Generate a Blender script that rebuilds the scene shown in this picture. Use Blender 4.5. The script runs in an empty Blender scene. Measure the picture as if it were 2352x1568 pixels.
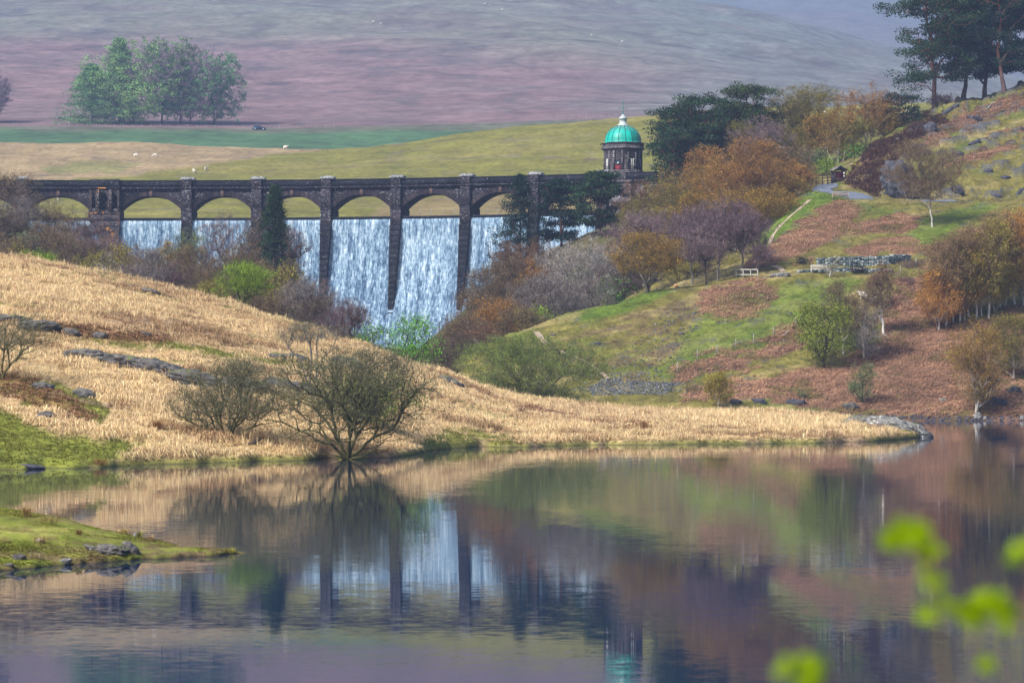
import bpy, math, random
import numpy as np
from mathutils import Vector
from mathutils.bvhtree import BVHTree

# ---------------------------------------------------------------- camera, light, air
F, CX, HY, CH = 6300.0, 1176.0, 862.0, 4.5       # focal length and horizon in photo units (2352 wide), eye height
SC = bpy.context.scene
COL = SC.collection
cam_d = bpy.data.cameras.new('camera')
cam = bpy.data.objects.new('camera', cam_d); COL.objects.link(cam)
cam.location = (0, 0, CH); cam.rotation_euler = (math.radians(90), 0, 0)
cam_d.sensor_width = 36; cam_d.lens = F / 2352 * 36; cam_d.shift_y = (HY - 784) / 2352
cam_d.clip_start = 0.3; cam_d.clip_end = 12000
cam_d.dof.use_dof = True; cam_d.dof.focus_distance = 230; cam_d.dof.aperture_fstop = 2.9
SC.camera = cam

SUN_EL, SUN_AZ = math.radians(44), math.radians(-48)   # sun high on the left, behind the viewer
world = bpy.data.worlds.new('World'); SC.world = world; world.use_nodes = True
wn = world.node_tree
bg = wn.nodes['Background']; bg.inputs['Strength'].default_value = 0.08
sky = wn.nodes.new('ShaderNodeTexSky'); sky.sky_type = 'NISHITA'; sky.sun_disc = False
sky.sun_elevation = SUN_EL; sky.sun_rotation = math.pi + SUN_AZ * -1
sky.air_density = 1.0; sky.dust_density = 3.0; sky.ozone_density = 1.0
wn.links.new(sky.outputs[0], bg.inputs['Color'])
sun_d = bpy.data.lights.new('sun', 'SUN'); sun_d.energy = 3.1; sun_d.angle = math.radians(13); sun_d.color = (1, .95, .86)
sun = bpy.data.objects.new('sun', sun_d); COL.objects.link(sun)
sdir = Vector((math.sin(SUN_AZ) * math.cos(SUN_EL), -math.cos(SUN_AZ) * math.cos(SUN_EL), math.sin(SUN_EL)))
sun.rotation_euler = sdir.to_track_quat('Z', 'Y').to_euler()
SC.view_settings.view_transform = 'Standard'; SC.view_settings.look = 'None'
SC.view_settings.exposure = 1.12; SC.view_settings.gamma = 1
SC.cycles.use_denoising = True
SC.cycles.max_bounces = 5; SC.cycles.diffuse_bounces = 2; SC.cycles.glossy_bounces = 3; SC.cycles.transparent_max_bounces = 8
SC.cycles.volume_bounces = 0; SC.cycles.caustics_reflective = False; SC.cycles.caustics_refractive = False

R = np.random.default_rng(7)
random.seed(7)

# ---------------------------------------------------------------- helpers
_T = np.random.default_rng(11).random((256, 256))
def vn(x, y):
    xi = np.floor(x).astype(int); yi = np.floor(y).astype(int)
    fx = x - xi; fy = y - yi
    fx = fx * fx * (3 - 2 * fx); fy = fy * fy * (3 - 2 * fy)
    a = _T[xi & 255, yi & 255]; b = _T[(xi + 1) & 255, yi & 255]; c = _T[xi & 255, (yi + 1) & 255]; d = _T[(xi + 1) & 255, (yi + 1) & 255]
    return (a * (1 - fx) + b * fx) * (1 - fy) + (c * (1 - fx) + d * fx) * fy
def fbm(x, y, sx, sy=None, octv=4, off=0.0):
    sy = sy or sx; s = 0; a = 1; n = 0
    x = np.asarray(x, float) / sx + off; y = np.asarray(y, float) / sy + off * 1.7
    for i in range(octv):
        s = s + a * (vn(x * 2 ** i + 13.1 * i, y * 2 ** i + 7.7 * i) - .5); n += a; a *= .55
    return s / n * 2
def P(px, py, D):
    return np.array([(px - CX) / F * D, D, CH + (HY - py) / F * D])
def toP(x, y, z):
    return CX + F * x / y, HY - F * (z - CH) / y

def tag(o, label=None, cat=None, group=None, kind=None):
    if label: o['label'] = label
    if cat: o['category'] = cat
    if group: o['group'] = group
    if kind: o['kind'] = kind
    return o
def empty(name, loc, label, cat, group=None, rz=0):
    o = bpy.data.objects.new(name, None); COL.objects.link(o)
    o.location = loc; o.rotation_euler = (0, 0, rz); o.empty_display_size = .2
    return tag(o, label, cat, group)
def mesh(name, V, faces, mat, parent=None, col=None, smooth=False, uv=None, loc=None):
    """V (n,3); faces list of int arrays (m,k); all in the parent's space"""
    V = np.asarray(V, np.float32)
    me = bpy.data.meshes.new(name)
    faces = [np.asarray(f, np.int32) for f in faces if len(f)]
    idx = np.concatenate([f.ravel() for f in faces]); cnt = np.concatenate([np.full(len(f), f.shape[1], np.int32) for f in faces])
    me.vertices.add(len(V)); me.vertices.foreach_set('co', V.ravel())
    me.loops.add(len(idx)); me.loops.foreach_set('vertex_index', idx)
    me.polygons.add(len(cnt)); me.polygons.foreach_set('loop_start', np.concatenate([[0], np.cumsum(cnt)[:-1]]).astype(np.int32))
    if smooth: me.polygons.foreach_set('use_smooth', np.ones(len(cnt), bool))
    me.update(calc_edges=True)
    if col is not None:
        c = np.ones((len(V), 4), np.float32); c[:, :3] = np.clip(col, 0.002, .95)
        at = me.color_attributes.new('Col', 'FLOAT_COLOR', 'POINT'); at.data.foreach_set('color', c.ravel())
    if uv is not None:
        ul = me.uv_layers.new(name='UVMap'); ul.data.foreach_set('uv', np.asarray(uv, np.float32)[idx].ravel())
    me.materials.append(mat)
    o = bpy.data.objects.new(name, me); COL.objects.link(o)
    if parent: o.parent = parent
    if loc is not None: o.location = loc
    return o
class MB:
    """collects boxes, bars, tubes, lathes and sheets and links them as one mesh"""
    def __init__(s): s.V = []; s.F = {}; s.n = 0; s.U = []
    def add(s, V, faces, uv=None):
        V = np.asarray(V, float)
        for f in faces:
            f = np.asarray(f)
            if len(f): s.F.setdefault(f.shape[1], []).append(f + s.n)
        s.V.append(V); s.n += len(V)
        s.U.append(np.asarray(uv, float) if uv is not None else V[:, [0, 2]])
        return s
    def box(s, c, size, rz=0, rx=0, taper=1.0):
        x, y, z = np.array(size) / 2
        V = np.array([[i * x * (taper if k > 0 else 1), j * y * (taper if k > 0 else 1), k * z] for k in (-1, 1) for j in (-1, 1) for i in (-1, 1)], float)
        if rx: V = V @ np.array([[1, 0, 0], [0, math.cos(rx), math.sin(rx)], [0, -math.sin(rx), math.cos(rx)]])
        if rz: V = V @ np.array([[math.cos(rz), math.sin(rz), 0], [-math.sin(rz), math.cos(rz), 0], [0, 0, 1]])
        return s.add(V + np.array(c), [[[0, 2, 3, 1], [4, 5, 7, 6], [0, 1, 5, 4], [2, 6, 7, 3], [0, 4, 6, 2], [1, 3, 7, 5]]])
    def bar(s, a, b, w, h=None):
        a = np.array(a, float); b = np.array(b, float); d = b - a; L = np.linalg.norm(d); d /= L
        up = np.array([0, 0, 1.]) if abs(d[2]) < .95 else np.array([0, 1., 0])
        r = np.cross(d, up); r /= np.linalg.norm(r); u = np.cross(r, d); h = h or w
        V = [p + i * r * w / 2 + k * u * h / 2 for p in (a, b) for k in (-1, 1) for i in (-1, 1)]
        return s.add(V, [[[0, 2, 3, 1], [4, 5, 7, 6], [0, 1, 5, 4], [2, 6, 7, 3], [0, 4, 6, 2], [1, 3, 7, 5]]])
    def lathe(s, prof, n=24, c=(0, 0, 0), rot=0.0, ref=None):
        prof = np.array(prof, float); a = np.arange(n) / n * 2 * math.pi + rot
        V = np.array([[r * math.cos(t), r * math.sin(t), z] for r, z in prof for t in a]) + np.array(c)
        f = [[i * n + j, i * n + (j + 1) % n, (i + 1) * n + (j + 1) % n, (i + 1) * n + j] for i in range(len(prof) - 1) for j in range(n)]
        uv = np.array([[t * (ref or prof[:, 0].max()), z] for r, z in prof for t in a])
        return s.add(V, [f], uv)
    def prism(s, poly, y0, y1):
        poly = np.array(poly, float); n = len(poly)
        V = np.array([[x, y, z] for y in (y0, y1) for x, z in poly])
        s.add(V, [[[i, (i + 1) % n, n + (i + 1) % n, n + i] for i in range(n)], [list(range(n))[::-1]], [list(range(n, 2 * n))]])
        return s
    def build(s, name, mat, parent=None, smooth=False, loc=None, uv=False, col=None):
        V = np.concatenate(s.V); fs = [np.concatenate(v) for v in s.F.values()]
        return mesh(name, V, fs, mat, parent, smooth=smooth, loc=loc, uv=np.concatenate(s.U) if uv else None, col=None if col is None else np.tile(col, (len(V), 1)))

# ---------------------------------------------------------------- materials
def nodes_of(name, rough=.8, spec=.3):
    m = bpy.data.materials.new(name); m.use_nodes = True; nt = m.node_tree; b = nt.nodes['Principled BSDF']
    b.inputs['Roughness'].default_value = rough; b.inputs['Specular IOR Level'].default_value = spec
    return m, nt, b
def noise(nt, scale, detail=4, rough=.6, vec=None, sc=None):
    n = nt.nodes.new('ShaderNodeTexNoise'); n.inputs['Scale'].default_value = scale; n.inputs['Detail'].default_value = detail; n.inputs['Roughness'].default_value = rough
    if vec is None:
        g = nt.nodes.new('ShaderNodeNewGeometry'); vec = g.outputs['Position']
    if sc is not None:
        mp = nt.nodes.new('ShaderNodeMapping'); mp.inputs['Scale'].default_value = sc; nt.links.new(vec, mp.inputs['Vector']); vec = mp.outputs[0]
    nt.links.new(vec, n.inputs['Vector']); return n
def mixc(nt, fac, a, b, mode='MIX'):
    m = nt.nodes.new('ShaderNodeMix'); m.data_type = 'RGBA'; m.blend_type = mode
    for i, v in ((0, fac), (6, a), (7, b)):
        if isinstance(v, (int, float)): m.inputs[i].default_value = v
        elif isinstance(v, (tuple, list)): m.inputs[i].default_value = (*v, 1)
        else: nt.links.new(v, m.inputs[i])
    return m.outputs[2]
def ramp(nt, src, stops):
    r = nt.nodes.new('ShaderNodeValToRGB'); e = r.color_ramp.elements
    while len(e) < len(stops): e.new(.5)
    for k, (p, c) in enumerate(stops):
        e[k].position = p; e[k].color = (c, c, c, 1) if isinstance(c, (int, float)) else (*c, 1)
    nt.links.new(src, r.inputs[0]); return r.outputs[0]
def bump(nt, b, h, dist, st=1.0):
    n = nt.nodes.new('ShaderNodeBump'); n.inputs['Distance'].default_value = dist; n.inputs['Strength'].default_value = st
    nt.links.new(h, n.inputs['Height']); nt.links.new(n.outputs[0], b.inputs['Normal'])
def plain(name, c, rough=.7, var=.25, scale=3.0, metal=0, bumpd=.01):
    m, nt, b = nodes_of(name, rough)
    n = noise(nt, scale, 5)
    nt.links.new(mixc(nt, n.outputs[0], tuple(x * (1 - var) for x in c), tuple(min(1, x * (1 + var)) for x in c)), b.inputs['Base Color'])
    b.inputs['Metallic'].default_value = metal
    if bumpd: bump(nt, b, n.outputs[0], bumpd)
    return m
def attr_mat(name, rough=.85, s1=(1, 1, 1), scale=1.5, lo=.62, hi=1.42, s2=None, bumpd=0, trans=0):
    """colour from the mesh's Col attribute, broken up by two layers of noise"""
    m, nt, b = nodes_of(name, rough, .15)
    a = nt.nodes.new('ShaderNodeAttribute'); a.attribute_name = 'Col'
    c = a.outputs['Color']
    if scale:
        n = noise(nt, scale, 6, .65, sc=s1)
        c = mixc(nt, 1.0, c, ramp(nt, n.outputs[0], [(.3, lo), (.7, hi)]), 'MULTIPLY')
        if s2:
            n2 = noise(nt, s2, 4, .6); c = mixc(nt, 1.0, c, ramp(nt, n2.outputs[0], [(.3, .72), (.7, 1.28)]), 'MULTIPLY')
        if bumpd: bump(nt, b, n.outputs[0], bumpd)
    nt.links.new(c, b.inputs['Base Color'])
    if trans:
        t = nt.nodes.new('ShaderNodeBsdfTranslucent'); nt.links.new(c, t.inputs['Color'])
        mx = nt.nodes.new('ShaderNodeMixShader'); mx.inputs[0].default_value = trans
        nt.links.new(b.outputs[0], mx.inputs[1]); nt.links.new(t.outputs[0], mx.inputs[2]); nt.links.new(mx.outputs[0], nt.nodes['Material Output'].inputs['Surface'])
    return m
M = {}
M['leaf'] = attr_mat('foliage', .75, scale=0, trans=.28)
M['bark'] = attr_mat('bark', .9, (1, 1, .4), 6, .6, 1.4)
M['blade'] = attr_mat('grass_blades', .8, scale=0, trans=.2)
M['ground'] = attr_mat('turf', .9, (1, .5, 1), 2.2, .68, 1.34, .35, .12)
M['farground'] = attr_mat('moor_turf', .95, (1, .8, 1.5), .16, .66, 1.34, .035, .8)
M['pasture'] = attr_mat('pasture_turf', .95, (1, .45, 1.5), .8, .7, 1.3, .11, .3)
M['wood'] = plain('weathered_wood', (.33, .27, .2), .8, .3, 12)
M['palewood'] = plain('pale_silvered_wood', (.44, .42, .38), .8, .2, 12)
M['darkwood'] = plain('dark_stained_wood', (.07, .035, .03), .8, .3, 12)
M['post'] = plain('grey_post_wood', (.27, .26, .24), .85, .25, 9)
M['wire'] = plain('galvanised_wire', (.3, .3, .3), .5, .1, 5, .6, 0)

def rock_mat(name, a, b_, moss=.45, lichen=.5, msc=(1, 1, 1)):
    m, nt, b = nodes_of(name, .85, .25)
    n = noise(nt, 1.6, 8, .7, sc=msc); c = mixc(nt, ramp(nt, n.outputs[0], [(.35, 0.), (.65, 1.)]), a, b_)
    l = noise(nt, 3.1, 6, .75); c = mixc(nt, ramp(nt, l.outputs[0], [(1 - lichen, 0.), (1 - lichen + .06, 1.)]), c, (.62, .63, .6))
    g = nt.nodes.new('ShaderNodeNewGeometry'); sx = nt.nodes.new('ShaderNodeSeparateXYZ'); nt.links.new(g.outputs['Normal'], sx.inputs[0])
    mn = noise(nt, 1.1, 5); ad = nt.nodes.new('ShaderNodeMath'); ad.operation = 'MULTIPLY'; nt.links.new(sx.outputs[2], ad.inputs[0]); nt.links.new(mn.outputs[0], ad.inputs[1])
    c = mixc(nt, ramp(nt, ad.outputs[0], [(moss, 0.), (moss + .05, 1.)]), c, (.13, .15, .03))
    nt.links.new(c, b.inputs['Base Color']); bump(nt, b, n.outputs[0], .12); return m
M['rock'] = rock_mat('lichened_rock', (.055, .055, .06), (.17, .16, .16), .47, .38)
M['crag'] = rock_mat('dark_crag_rock', (.025, .027, .038), (.10, .10, .13), .6, .30, (1, 1, .35))
M['palerock'] = rock_mat('pale_shore_rock', (.10, .10, .105), (.26, .26, .26), .5, .44)
# ---------------------------------------------------------------- terrain
def interp(spec, pxs):
    if isinstance(spec, (int, float)): return np.full(len(pxs), float(spec))
    a = np.array(spec, float); v = np.interp(pxs, a[:, 0], a[:, 1])
    k = max(1, int(14 / (pxs[1] - pxs[0]))) ; ker = np.hanning(2 * k + 3)[1:-1]; ker /= ker.sum()
    return np.convolve(np.pad(v, k, mode='edge'), ker, 'valid')[:len(pxs)] if k > 1 else v
SURF = []
class Sheet: pass
def loft(pxs, lines, amp=.3, sc=9, sy=None, fade=None, octv=5, smooth_rows=2, off=0):
    """lines: (D, heightspec, rows to next); heightspec = [(px,py)..] seen height, or ('z', value)"""
    Ds, Zs = [], []
    for D, hs, n in lines:
        d = interp(D, pxs)
        z = interp(hs[1], pxs) if isinstance(hs, tuple) and hs[0] == 'z' else CH + (HY - interp(hs, pxs)) / F * d
        Ds.append(d); Zs.append(z)
    Y, Z = [], []
    for i in range(len(lines) - 1):
        n = lines[i][2]
        for k in range(n):
            t = k / n; Y.append(Ds[i] * (1 - t) + Ds[i + 1] * t); Z.append(Zs[i] * (1 - t) + Zs[i + 1] * t)
    Y.append(Ds[-1]); Z.append(Zs[-1]); Y = np.array(Y); Z = np.array(Z)
    for _ in range(smooth_rows):
        Z[1:-1] = Z[:-2] * .25 + Z[1:-1] * .5 + Z[2:] * .25; Y[1:-1] = Y[:-2] * .25 + Y[1:-1] * .5 + Y[2:] * .25
    X = (pxs[None, :] - CX) / F * Y
    s = Sheet(); s.X, s.Y = X, Y
    nz = fbm(X, Y, sc, sy or sc, octv, off=3.3 + off)
    f = 1 if fade is None else fade(X, Y, Z)
    s.Z = Z + nz * amp * f; s.nz = nz
    s.px, s.py = toP(s.X, s.Y, s.Z); s.pxs = pxs
    return s
def finish(s, name, mat, col, label=None, surf=True):
    r, c = s.X.shape
    V = np.stack([s.X, s.Y, s.Z], -1).reshape(-1, 3)
    i = np.arange(r * c).reshape(r, c)
    f = np.stack([i[:-1, :-1], i[:-1, 1:], i[1:, 1:], i[1:, :-1]], -1).reshape(-1, 4)
    s.col = col
    o = mesh(name, V, [f], mat, col=col.reshape(-1, 3), smooth=True); tag(o, kind='structure')
    if label: o['label'] = label
    if surf:
        s.bvh = BVHTree.FromPolygons([tuple(v) for v in V.tolist()], f.tolist()); SURF.append(s)
    s.obj = o; return s
def blob(s, poly, jit=14, soft=2, freq=40, off=0):
    """raggedly edged patch of ground: polygon in photo units found on the surface"""
    poly = np.array(poly, float)
    jx = fbm(s.px, s.py, freq, freq * .6, 4, off=1.1 + off) * jit; jy = fbm(s.px, s.py, freq, freq * .5, 4, off=9.4 + off) * jit * .6
    x = s.px + jx; y = s.py + jy; ins = np.zeros(x.shape, bool); n = len(poly)
    for k in range(n):
        x0, y0 = poly[k]; x1, y1 = poly[(k + 1) % n]
        if y0 == y1: continue
        c = ((y0 > y) != (y1 > y)) & (x < (x1 - x0) * (y - y0) / (y1 - y0) + x0); ins ^= c
    m = ins.astype(float)
    for _ in range(soft):
        m[1:-1, 1:-1] = (m[1:-1, 1:-1] * 2 + m[:-2, 1:-1] + m[2:, 1:-1] + m[1:-1, :-2] + m[1:-1, 2:]) / 6
    return m
def lay(col, m, c):
    return col * (1 - m[..., None]) + np.array(c) * m[..., None]
def th(v, a, b): return np.clip((v - a) / (b - a), 0, 1)

TAN = np.array((.42, .30, .16)); GRN = np.array((.095, .125, .02)); OLV = np.array((.15, .133, .033)); BRK = np.array((.22, .125, .09))
PEAT = np.array((.035, .026, .02)); STRAW = np.array((.34, .27, .12)); MOSS = np.array((.17, .19, .03)); HTH = np.array((.11, .06, .045))

# --- left hill and the spit
pxs = np.arange(-420, 2176, 5.0)
shore_y = [(-420, 1092), (0, 1079), (60, 1078), (100, 1074), (160, 1076), (300, 1069), (500, 1062), (700, 1056), (760, 1050), (800, 1055), (840, 1052), (900, 1049), (945, 1045), (985, 1035), (1050, 1029), (1100, 1024), (1150, 1027), (1250, 1024), (1400, 1021), (1700, 1019), (1900, 1017), (2000, 1013), (2060, 1009), (2100, 1005), (2140, 1001), (2176, 995)]
sy_ = interp(shore_y, pxs); sy_ += fbm(pxs, pxs * 0, 60, octv=4) * 2.2
shD = CH * F / (sy_ - HY)
shS = CH * F / (interp(shore_y, pxs) - HY); ker = np.ones(41) / 41; shS = np.convolve(np.pad(shS, 20, mode='edge'), ker, 'valid')
dl = lambda v: list(zip(pxs, v))
ridge_y = [(-420, 552), (0, 592), (100, 606), (200, 624), (300, 646), (400, 669), (500, 692), (600, 722), (700, 750), (800, 787), (900, 817), (1000, 851), (1050, 868), (1100, 885), (1200, 912), (1300, 928), (1400, 938), (1600, 943), (1800, 950), (1960, 958), (2020, 966), (2060, 975), (2100, 990), (2140, 1003), (2176, 1010)]
ridgeD = [(-420, 242), (600, 232), (900, 225), (1050, 226), (1150, 240), (1300, 256), (1900, 258), (1990, 240), (2050, 222), (2120, 202), (2176, 200)]
rD = interp(ridgeD, pxs); ry = interp(ridge_y, pxs); rZ = CH + (HY - ry) / F * rD
endf = np.clip((2140 - pxs) / 60, 0, 1)
def LHl(t, dz):   # a line part way up the hill
    return (dl(shS * (1 - t) + rD * t), ('z', dl((.45 * endf) * (1 - t) + rZ * t + dz)))
bump1 = np.interp(pxs, [-420, 0, 500, 900, 1200], [.9, .8, .5, .2, 0])
lines = [(dl(shD - 7), ('z', -1.2), 6), (dl(shD - .4), ('z', -.25), 3), (dl(shD + .15), ('z', dl(.35 * endf - .05)), 6)]
for t, dz, n in ((.06, 0, 44), (.3, bump1 * .5, 44), (.5, -bump1 * .4, 34), (.66, bump1 * .35, 34), (.85, bump1 * .2, 30)):
    a, b = LHl(t, dz); lines.append((a, b, n))
lines += [(dl(rD), ('z', dl(rZ)), 8), (dl(rD + 8), ('z', dl(rZ - .4 - 1.2 * (1 - endf))), 10), (dl(rD + 24), ('z', dl(rZ - np.interp(pxs, [900, 1250, 1700], [4, 1.2, 1.8]))), 6), (dl(rD + 45), ('z', dl(np.minimum(rZ - 9, -1.5))), 1)]
LH = loft(pxs, lines, .55, 11, 8, fade=lambda X, Y, Z: np.clip(Z / 1.5, 0.0, 1) * np.clip((2150 - (CX + F * X / Y)) / 300, .25, 1), off=2)
small = fbm(LH.X, LH.Y, 1.6, 1.3, 3, off=5) * .27 * np.clip(LH.Z / .6, 0, 1); LH.Z = LH.Z + small
LH.px, LH.py = toP(LH.X, LH.Y, LH.Z)
n1 = fbm(LH.X, LH.Y, 14, 6, 5, off=8); n2 = fbm(LH.X, LH.Y, 4, 2.4, 4, off=21)
c = np.ones(LH.X.shape + (3,)) * TAN
c = lay(c, th(n1, .12, .3) * .6, STRAW * 1.0); c = lay(c, th(n2, .28, .42) * .55, (.30, .20, .10))
gm = blob(LH, [(-420, 985), (0, 940), (90, 985), (200, 1005), (300, 1015), (345, 1030), (260, 1062), (230, 1090), (-420, 1110)], 26)
gm = np.maximum(gm, .85 * blob(LH, [(60, 745), (200, 752), (400, 785), (560, 815), (700, 835), (820, 852), (800, 858), (560, 830), (380, 808), (200, 790), (60, 765)], 10))
gm = np.maximum(gm, .9 * blob(LH, [(-100, 840), (60, 868), (150, 890), (250, 930), (240, 985), (120, 950), (0, 900)], 22))
gm = np.maximum(gm, .8 * blob(LH, [(970, 1000), (1080, 985), (1200, 1005), (1180, 1035), (950, 1045)], 24))
gm = np.maximum(gm, blob(LH, [(1940, 955), (2080, 968), (2120, 995), (2040, 990), (1950, 978)], 8))
gm = np.maximum(gm, .55 * th(fbm(LH.X, LH.Y, 7, 2.5, 4, off=31), .2, .34))
shore_m = np.clip(1 - (LH.Z - .10) / .22, 0, 1) * (LH.Y < rD[None, :])
gm = np.maximum(gm, shore_m * .8)
LH.green = gm
c = lay(c, gm, MOSS)
c = c * (1 + .12 * n2[..., None])
rb = .8 * blob(LH, [(60, 738), (230, 745), (420, 775), (330, 790), (200, 778), (80, 760)], 16, off=4)
rb = np.maximum(rb, .75 * blob(LH, [(1180, 925), (1400, 945), (1560, 965), (1420, 985), (1180, 960)], 20, off=4))
rb = np.maximum(rb, .7 * blob(LH, [(-60, 850), (90, 875), (230, 960), (180, 985), (60, 930), (-60, 900)], 18, off=6))
mv = th(fbm(LH.X, LH.Y, 8, 3.2, 4, off=51), .12, .36); LH.mauve = mv; c = lay(c, mv * .8, (.27, .185, .13)); c = lay(c, rb, (.26, .14, .075)); LH.brk = rb
c = lay(c, np.clip(1 - LH.Z / .12, 0, 1), PEAT)
finish(LH, 'left_hill', M['ground'], c)

# --- near headland at the left
pxn = np.arange(-700, 640, 4.0)
hs = interp([(-700, 1352), (0, 1312), (150, 1297), (300, 1286), (400, 1281), (480, 1277), (530, 1271), (570, 1268), (640, 1266)], pxn); hs += fbm(pxn, pxn * 0, 20, octv=3) * 3
hD = CH * F / (hs - HY)
hr = interp([(-700, 1040), (-200, 1130), (0, 1164), (100, 1180), (160, 1192), (200, 1207), (300, 1228), (400, 1252), (460, 1266), (520, 1270), (570, 1273), (640, 1280)], pxn)
hrD = interp([(-700, 78), (0, 76), (300, 74), (450, 71), (560, 69.2), (640, 69)], pxn); hrZ = CH + (HY - hr) / F * hrD
e2 = np.clip((575 - pxn) / 90, 0, 1)
dn = lambda v: list(zip(pxn, v))
NH = loft(pxn, [(dn(hD - 4), ('z', -1.0), 8), (dn(hD - .15), ('z', -.12), 4), (dn(hD + .1), ('z', dn(.14 * e2 - .03)), 22), (dn(hD * .6 + hrD * .4), ('z', dn(.14 * .6 * e2 + hrZ * .4 + .10 * e2)), 34), (dn(hrD), ('z', dn(hrZ)), 14), (dn(hrD + 4), ('z', dn(hrZ - .5 - (1 - e2))), 8), (dn(hrD + 9), ('z', -1.0), 1)],
          .10, 2.6, 1.8, fade=lambda X, Y, Z: np.clip(Z / .4, 0, 1), smooth_rows=3, off=11)
NH.Z += fbm(NH.X, NH.Y, .5, .5, 3, off=4) * .035 * np.clip(NH.Z / .2, 0, 1); NH.px, NH.py = toP(NH.X, NH.Y, NH.Z)
n1 = fbm(NH.X, NH.Y, 1.7, 1.1, 4, off=3); n2 = fbm(NH.X, NH.Y, .5, .4, 4, off=13)
c = np.ones(NH.X.shape + (3,)) * np.array((.165, .19, .028)); c = lay(c, th(n1, .05, .3) * .7, (.27, .25, .07)); c = lay(c, th(n2, .12, .3) * .6, (.15, .11, .045))
low = np.clip(1 - (NH.Z - .08) / .3, 0, 1); c = lay(c, low * th(n2, -.3, .2) * .8, (.13, .09, .05)); c = lay(c, np.clip(1 - (NH.Z - .0) / .07, 0, 1), PEAT)
NH.green = 1 - .3 * low
finish(NH, 'near_headland', M['ground'], c)

# --- right hillside
pxr = np.arange(930, 2960, 5.0)
bD = [(930, 264), (1700, 268), (2000, 272), (2400, 274), (2960, 262)]
R2y = [(930, 905), (1000, 862), (1040, 838), (1100, 802), (1200, 752), (1250, 739), (1300, 719), (1400, 700), (1480, 674), (1560, 657), (1640, 647), (1700, 640), (1800, 631), (2000, 627), (2100, 622), (2160, 605), (2250, 590), (2352, 575), (2960, 500)]
R3y = [(930, 960), (1100, 850), (1300, 770), (1400, 712), (1450, 680), (1560, 657), (1640, 647), (1700, 634), (1760, 618), (1800, 612), (2090, 606), (2160, 585), (2352, 555), (2960, 480)]
R4y = [(930, 990), (1200, 800), (1400, 720), (1560, 655), (1640, 620), (1700, 590), (1740, 550), (1790, 495), (1840, 455), (1880, 440), (1930, 447), (2010, 460), (2130, 464), (2352, 464), (2960, 440)]
R5y = [(930, 990), (1200, 780), (1400, 690), (1560, 600), (1700, 500), (1800, 445), (1870, 428), (1930, 421), (1970, 428), (2010, 449), (2130, 457), (2352, 456), (2960, 432)]
R6y = [(930, 1000), (1250, 900), (1400, 600), (1560, 500), (1700, 450), (1870, 415), (1925, 412), (1950, 400), (1985, 376), (2050, 355), (2200, 362), (2352, 350), (2960, 320)]
R7y = [(930, 1000), (1250, 900), (1400, 500), (1560, 420), (1700, 400), (1850, 378), (1930, 356), (1980, 335), (2020, 312), (2060, 288), (2100, 268), (2160, 243), (2200, 232), (2260, 222), (2352, 188), (2450, 165), (2960, 100)]
RH = loft(pxr, [([(930, 256), (1700, 260), (2960, 254)], ('z', -1.4), 5), (bD, ('z', [(930, .6), (1600, .6), (1720, -.1), (2960, -.1)]), 6),
                ([(930, 267), (1700, 271), (2000, 274.5), (2400, 276.5), (2960, 265)], ('z', [(930, 1.2), (1600, 1.2), (1720, 1.3), (2960, 1.6)]), 26),
                ([(930, 276), (1700, 283), (2400, 288), (2960, 280)], [(930, 930), (1000, 905), (1100, 880), (1250, 872), (1350, 880), (1500, 876), (1650, 862), (1800, 858), (2100, 850), (2352, 845), (2960, 830)], 60),
                ([(930, 284), (1300, 300), (1650, 313), (2100, 319), (2400, 325), (2960, 330)], R2y, 14), ([(930, 300), (1300, 316), (1650, 322), (2090, 328), (2400, 332), (2960, 338)], R3y, 55),
                ([(930, 330), (1500, 345), (1850, 362), (2960, 366)], R4y, 12), ([(930, 345), (1500, 372), (1700, 396), (1930, 394), (1990, 378), (2050, 370), (2960, 374)], R5y, 14),
                ([(930, 360), (1500, 395), (1900, 402), (2050, 388), (2960, 390)], R6y, 40), ([(930, 400), (1400, 432), (1700, 440), (2100, 442), (2960, 450)], R7y, 12),
                ([(930, 430), (1400, 450), (2960, 476)], ('z', [(930, -3), (1250, -3), (1400, 30), (1700, 37), (2000, 38), (2160, 47), (2352, 52), (2960, 60)]), 8), ([(930, 440), (2960, 560)], ('z', [(930, -6), (1300, -6), (1500, 20), (2960, 20)]), 1)],
          1.1, 13, 9, fade=lambda X, Y, Z: np.clip((Z - .3) / 5, 0.03, 1) * (1 - .85 * np.exp(-((Y - 372) / 14.) ** 2)) * (1 - .6 * np.exp(-((Y - 320) / 8.) ** 2)), off=6)
px, py = RH.px, RH.py
craggy = th(blob(RH, [(1930, 430), (2000, 340), (2170, 225), (2260, 228), (2200, 270), (2120, 330), (2060, 420), (2040, 455), (1960, 430)], 18), .1, .9)
RH.Z += np.abs(fbm(RH.X, RH.Y, 5, 4, 4, off=17)) * 1.8 * craggy
RH.Z += fbm(RH.X, RH.Y, 1.7, 1.3, 3, off=5) * .18 * np.clip(RH.Z / 2, 0, 1) * (1 - .8 * np.exp(-((RH.Y - 372) / 12.) ** 2)); RH.px, RH.py = toP(RH.X, RH.Y, RH.Z)
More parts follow.
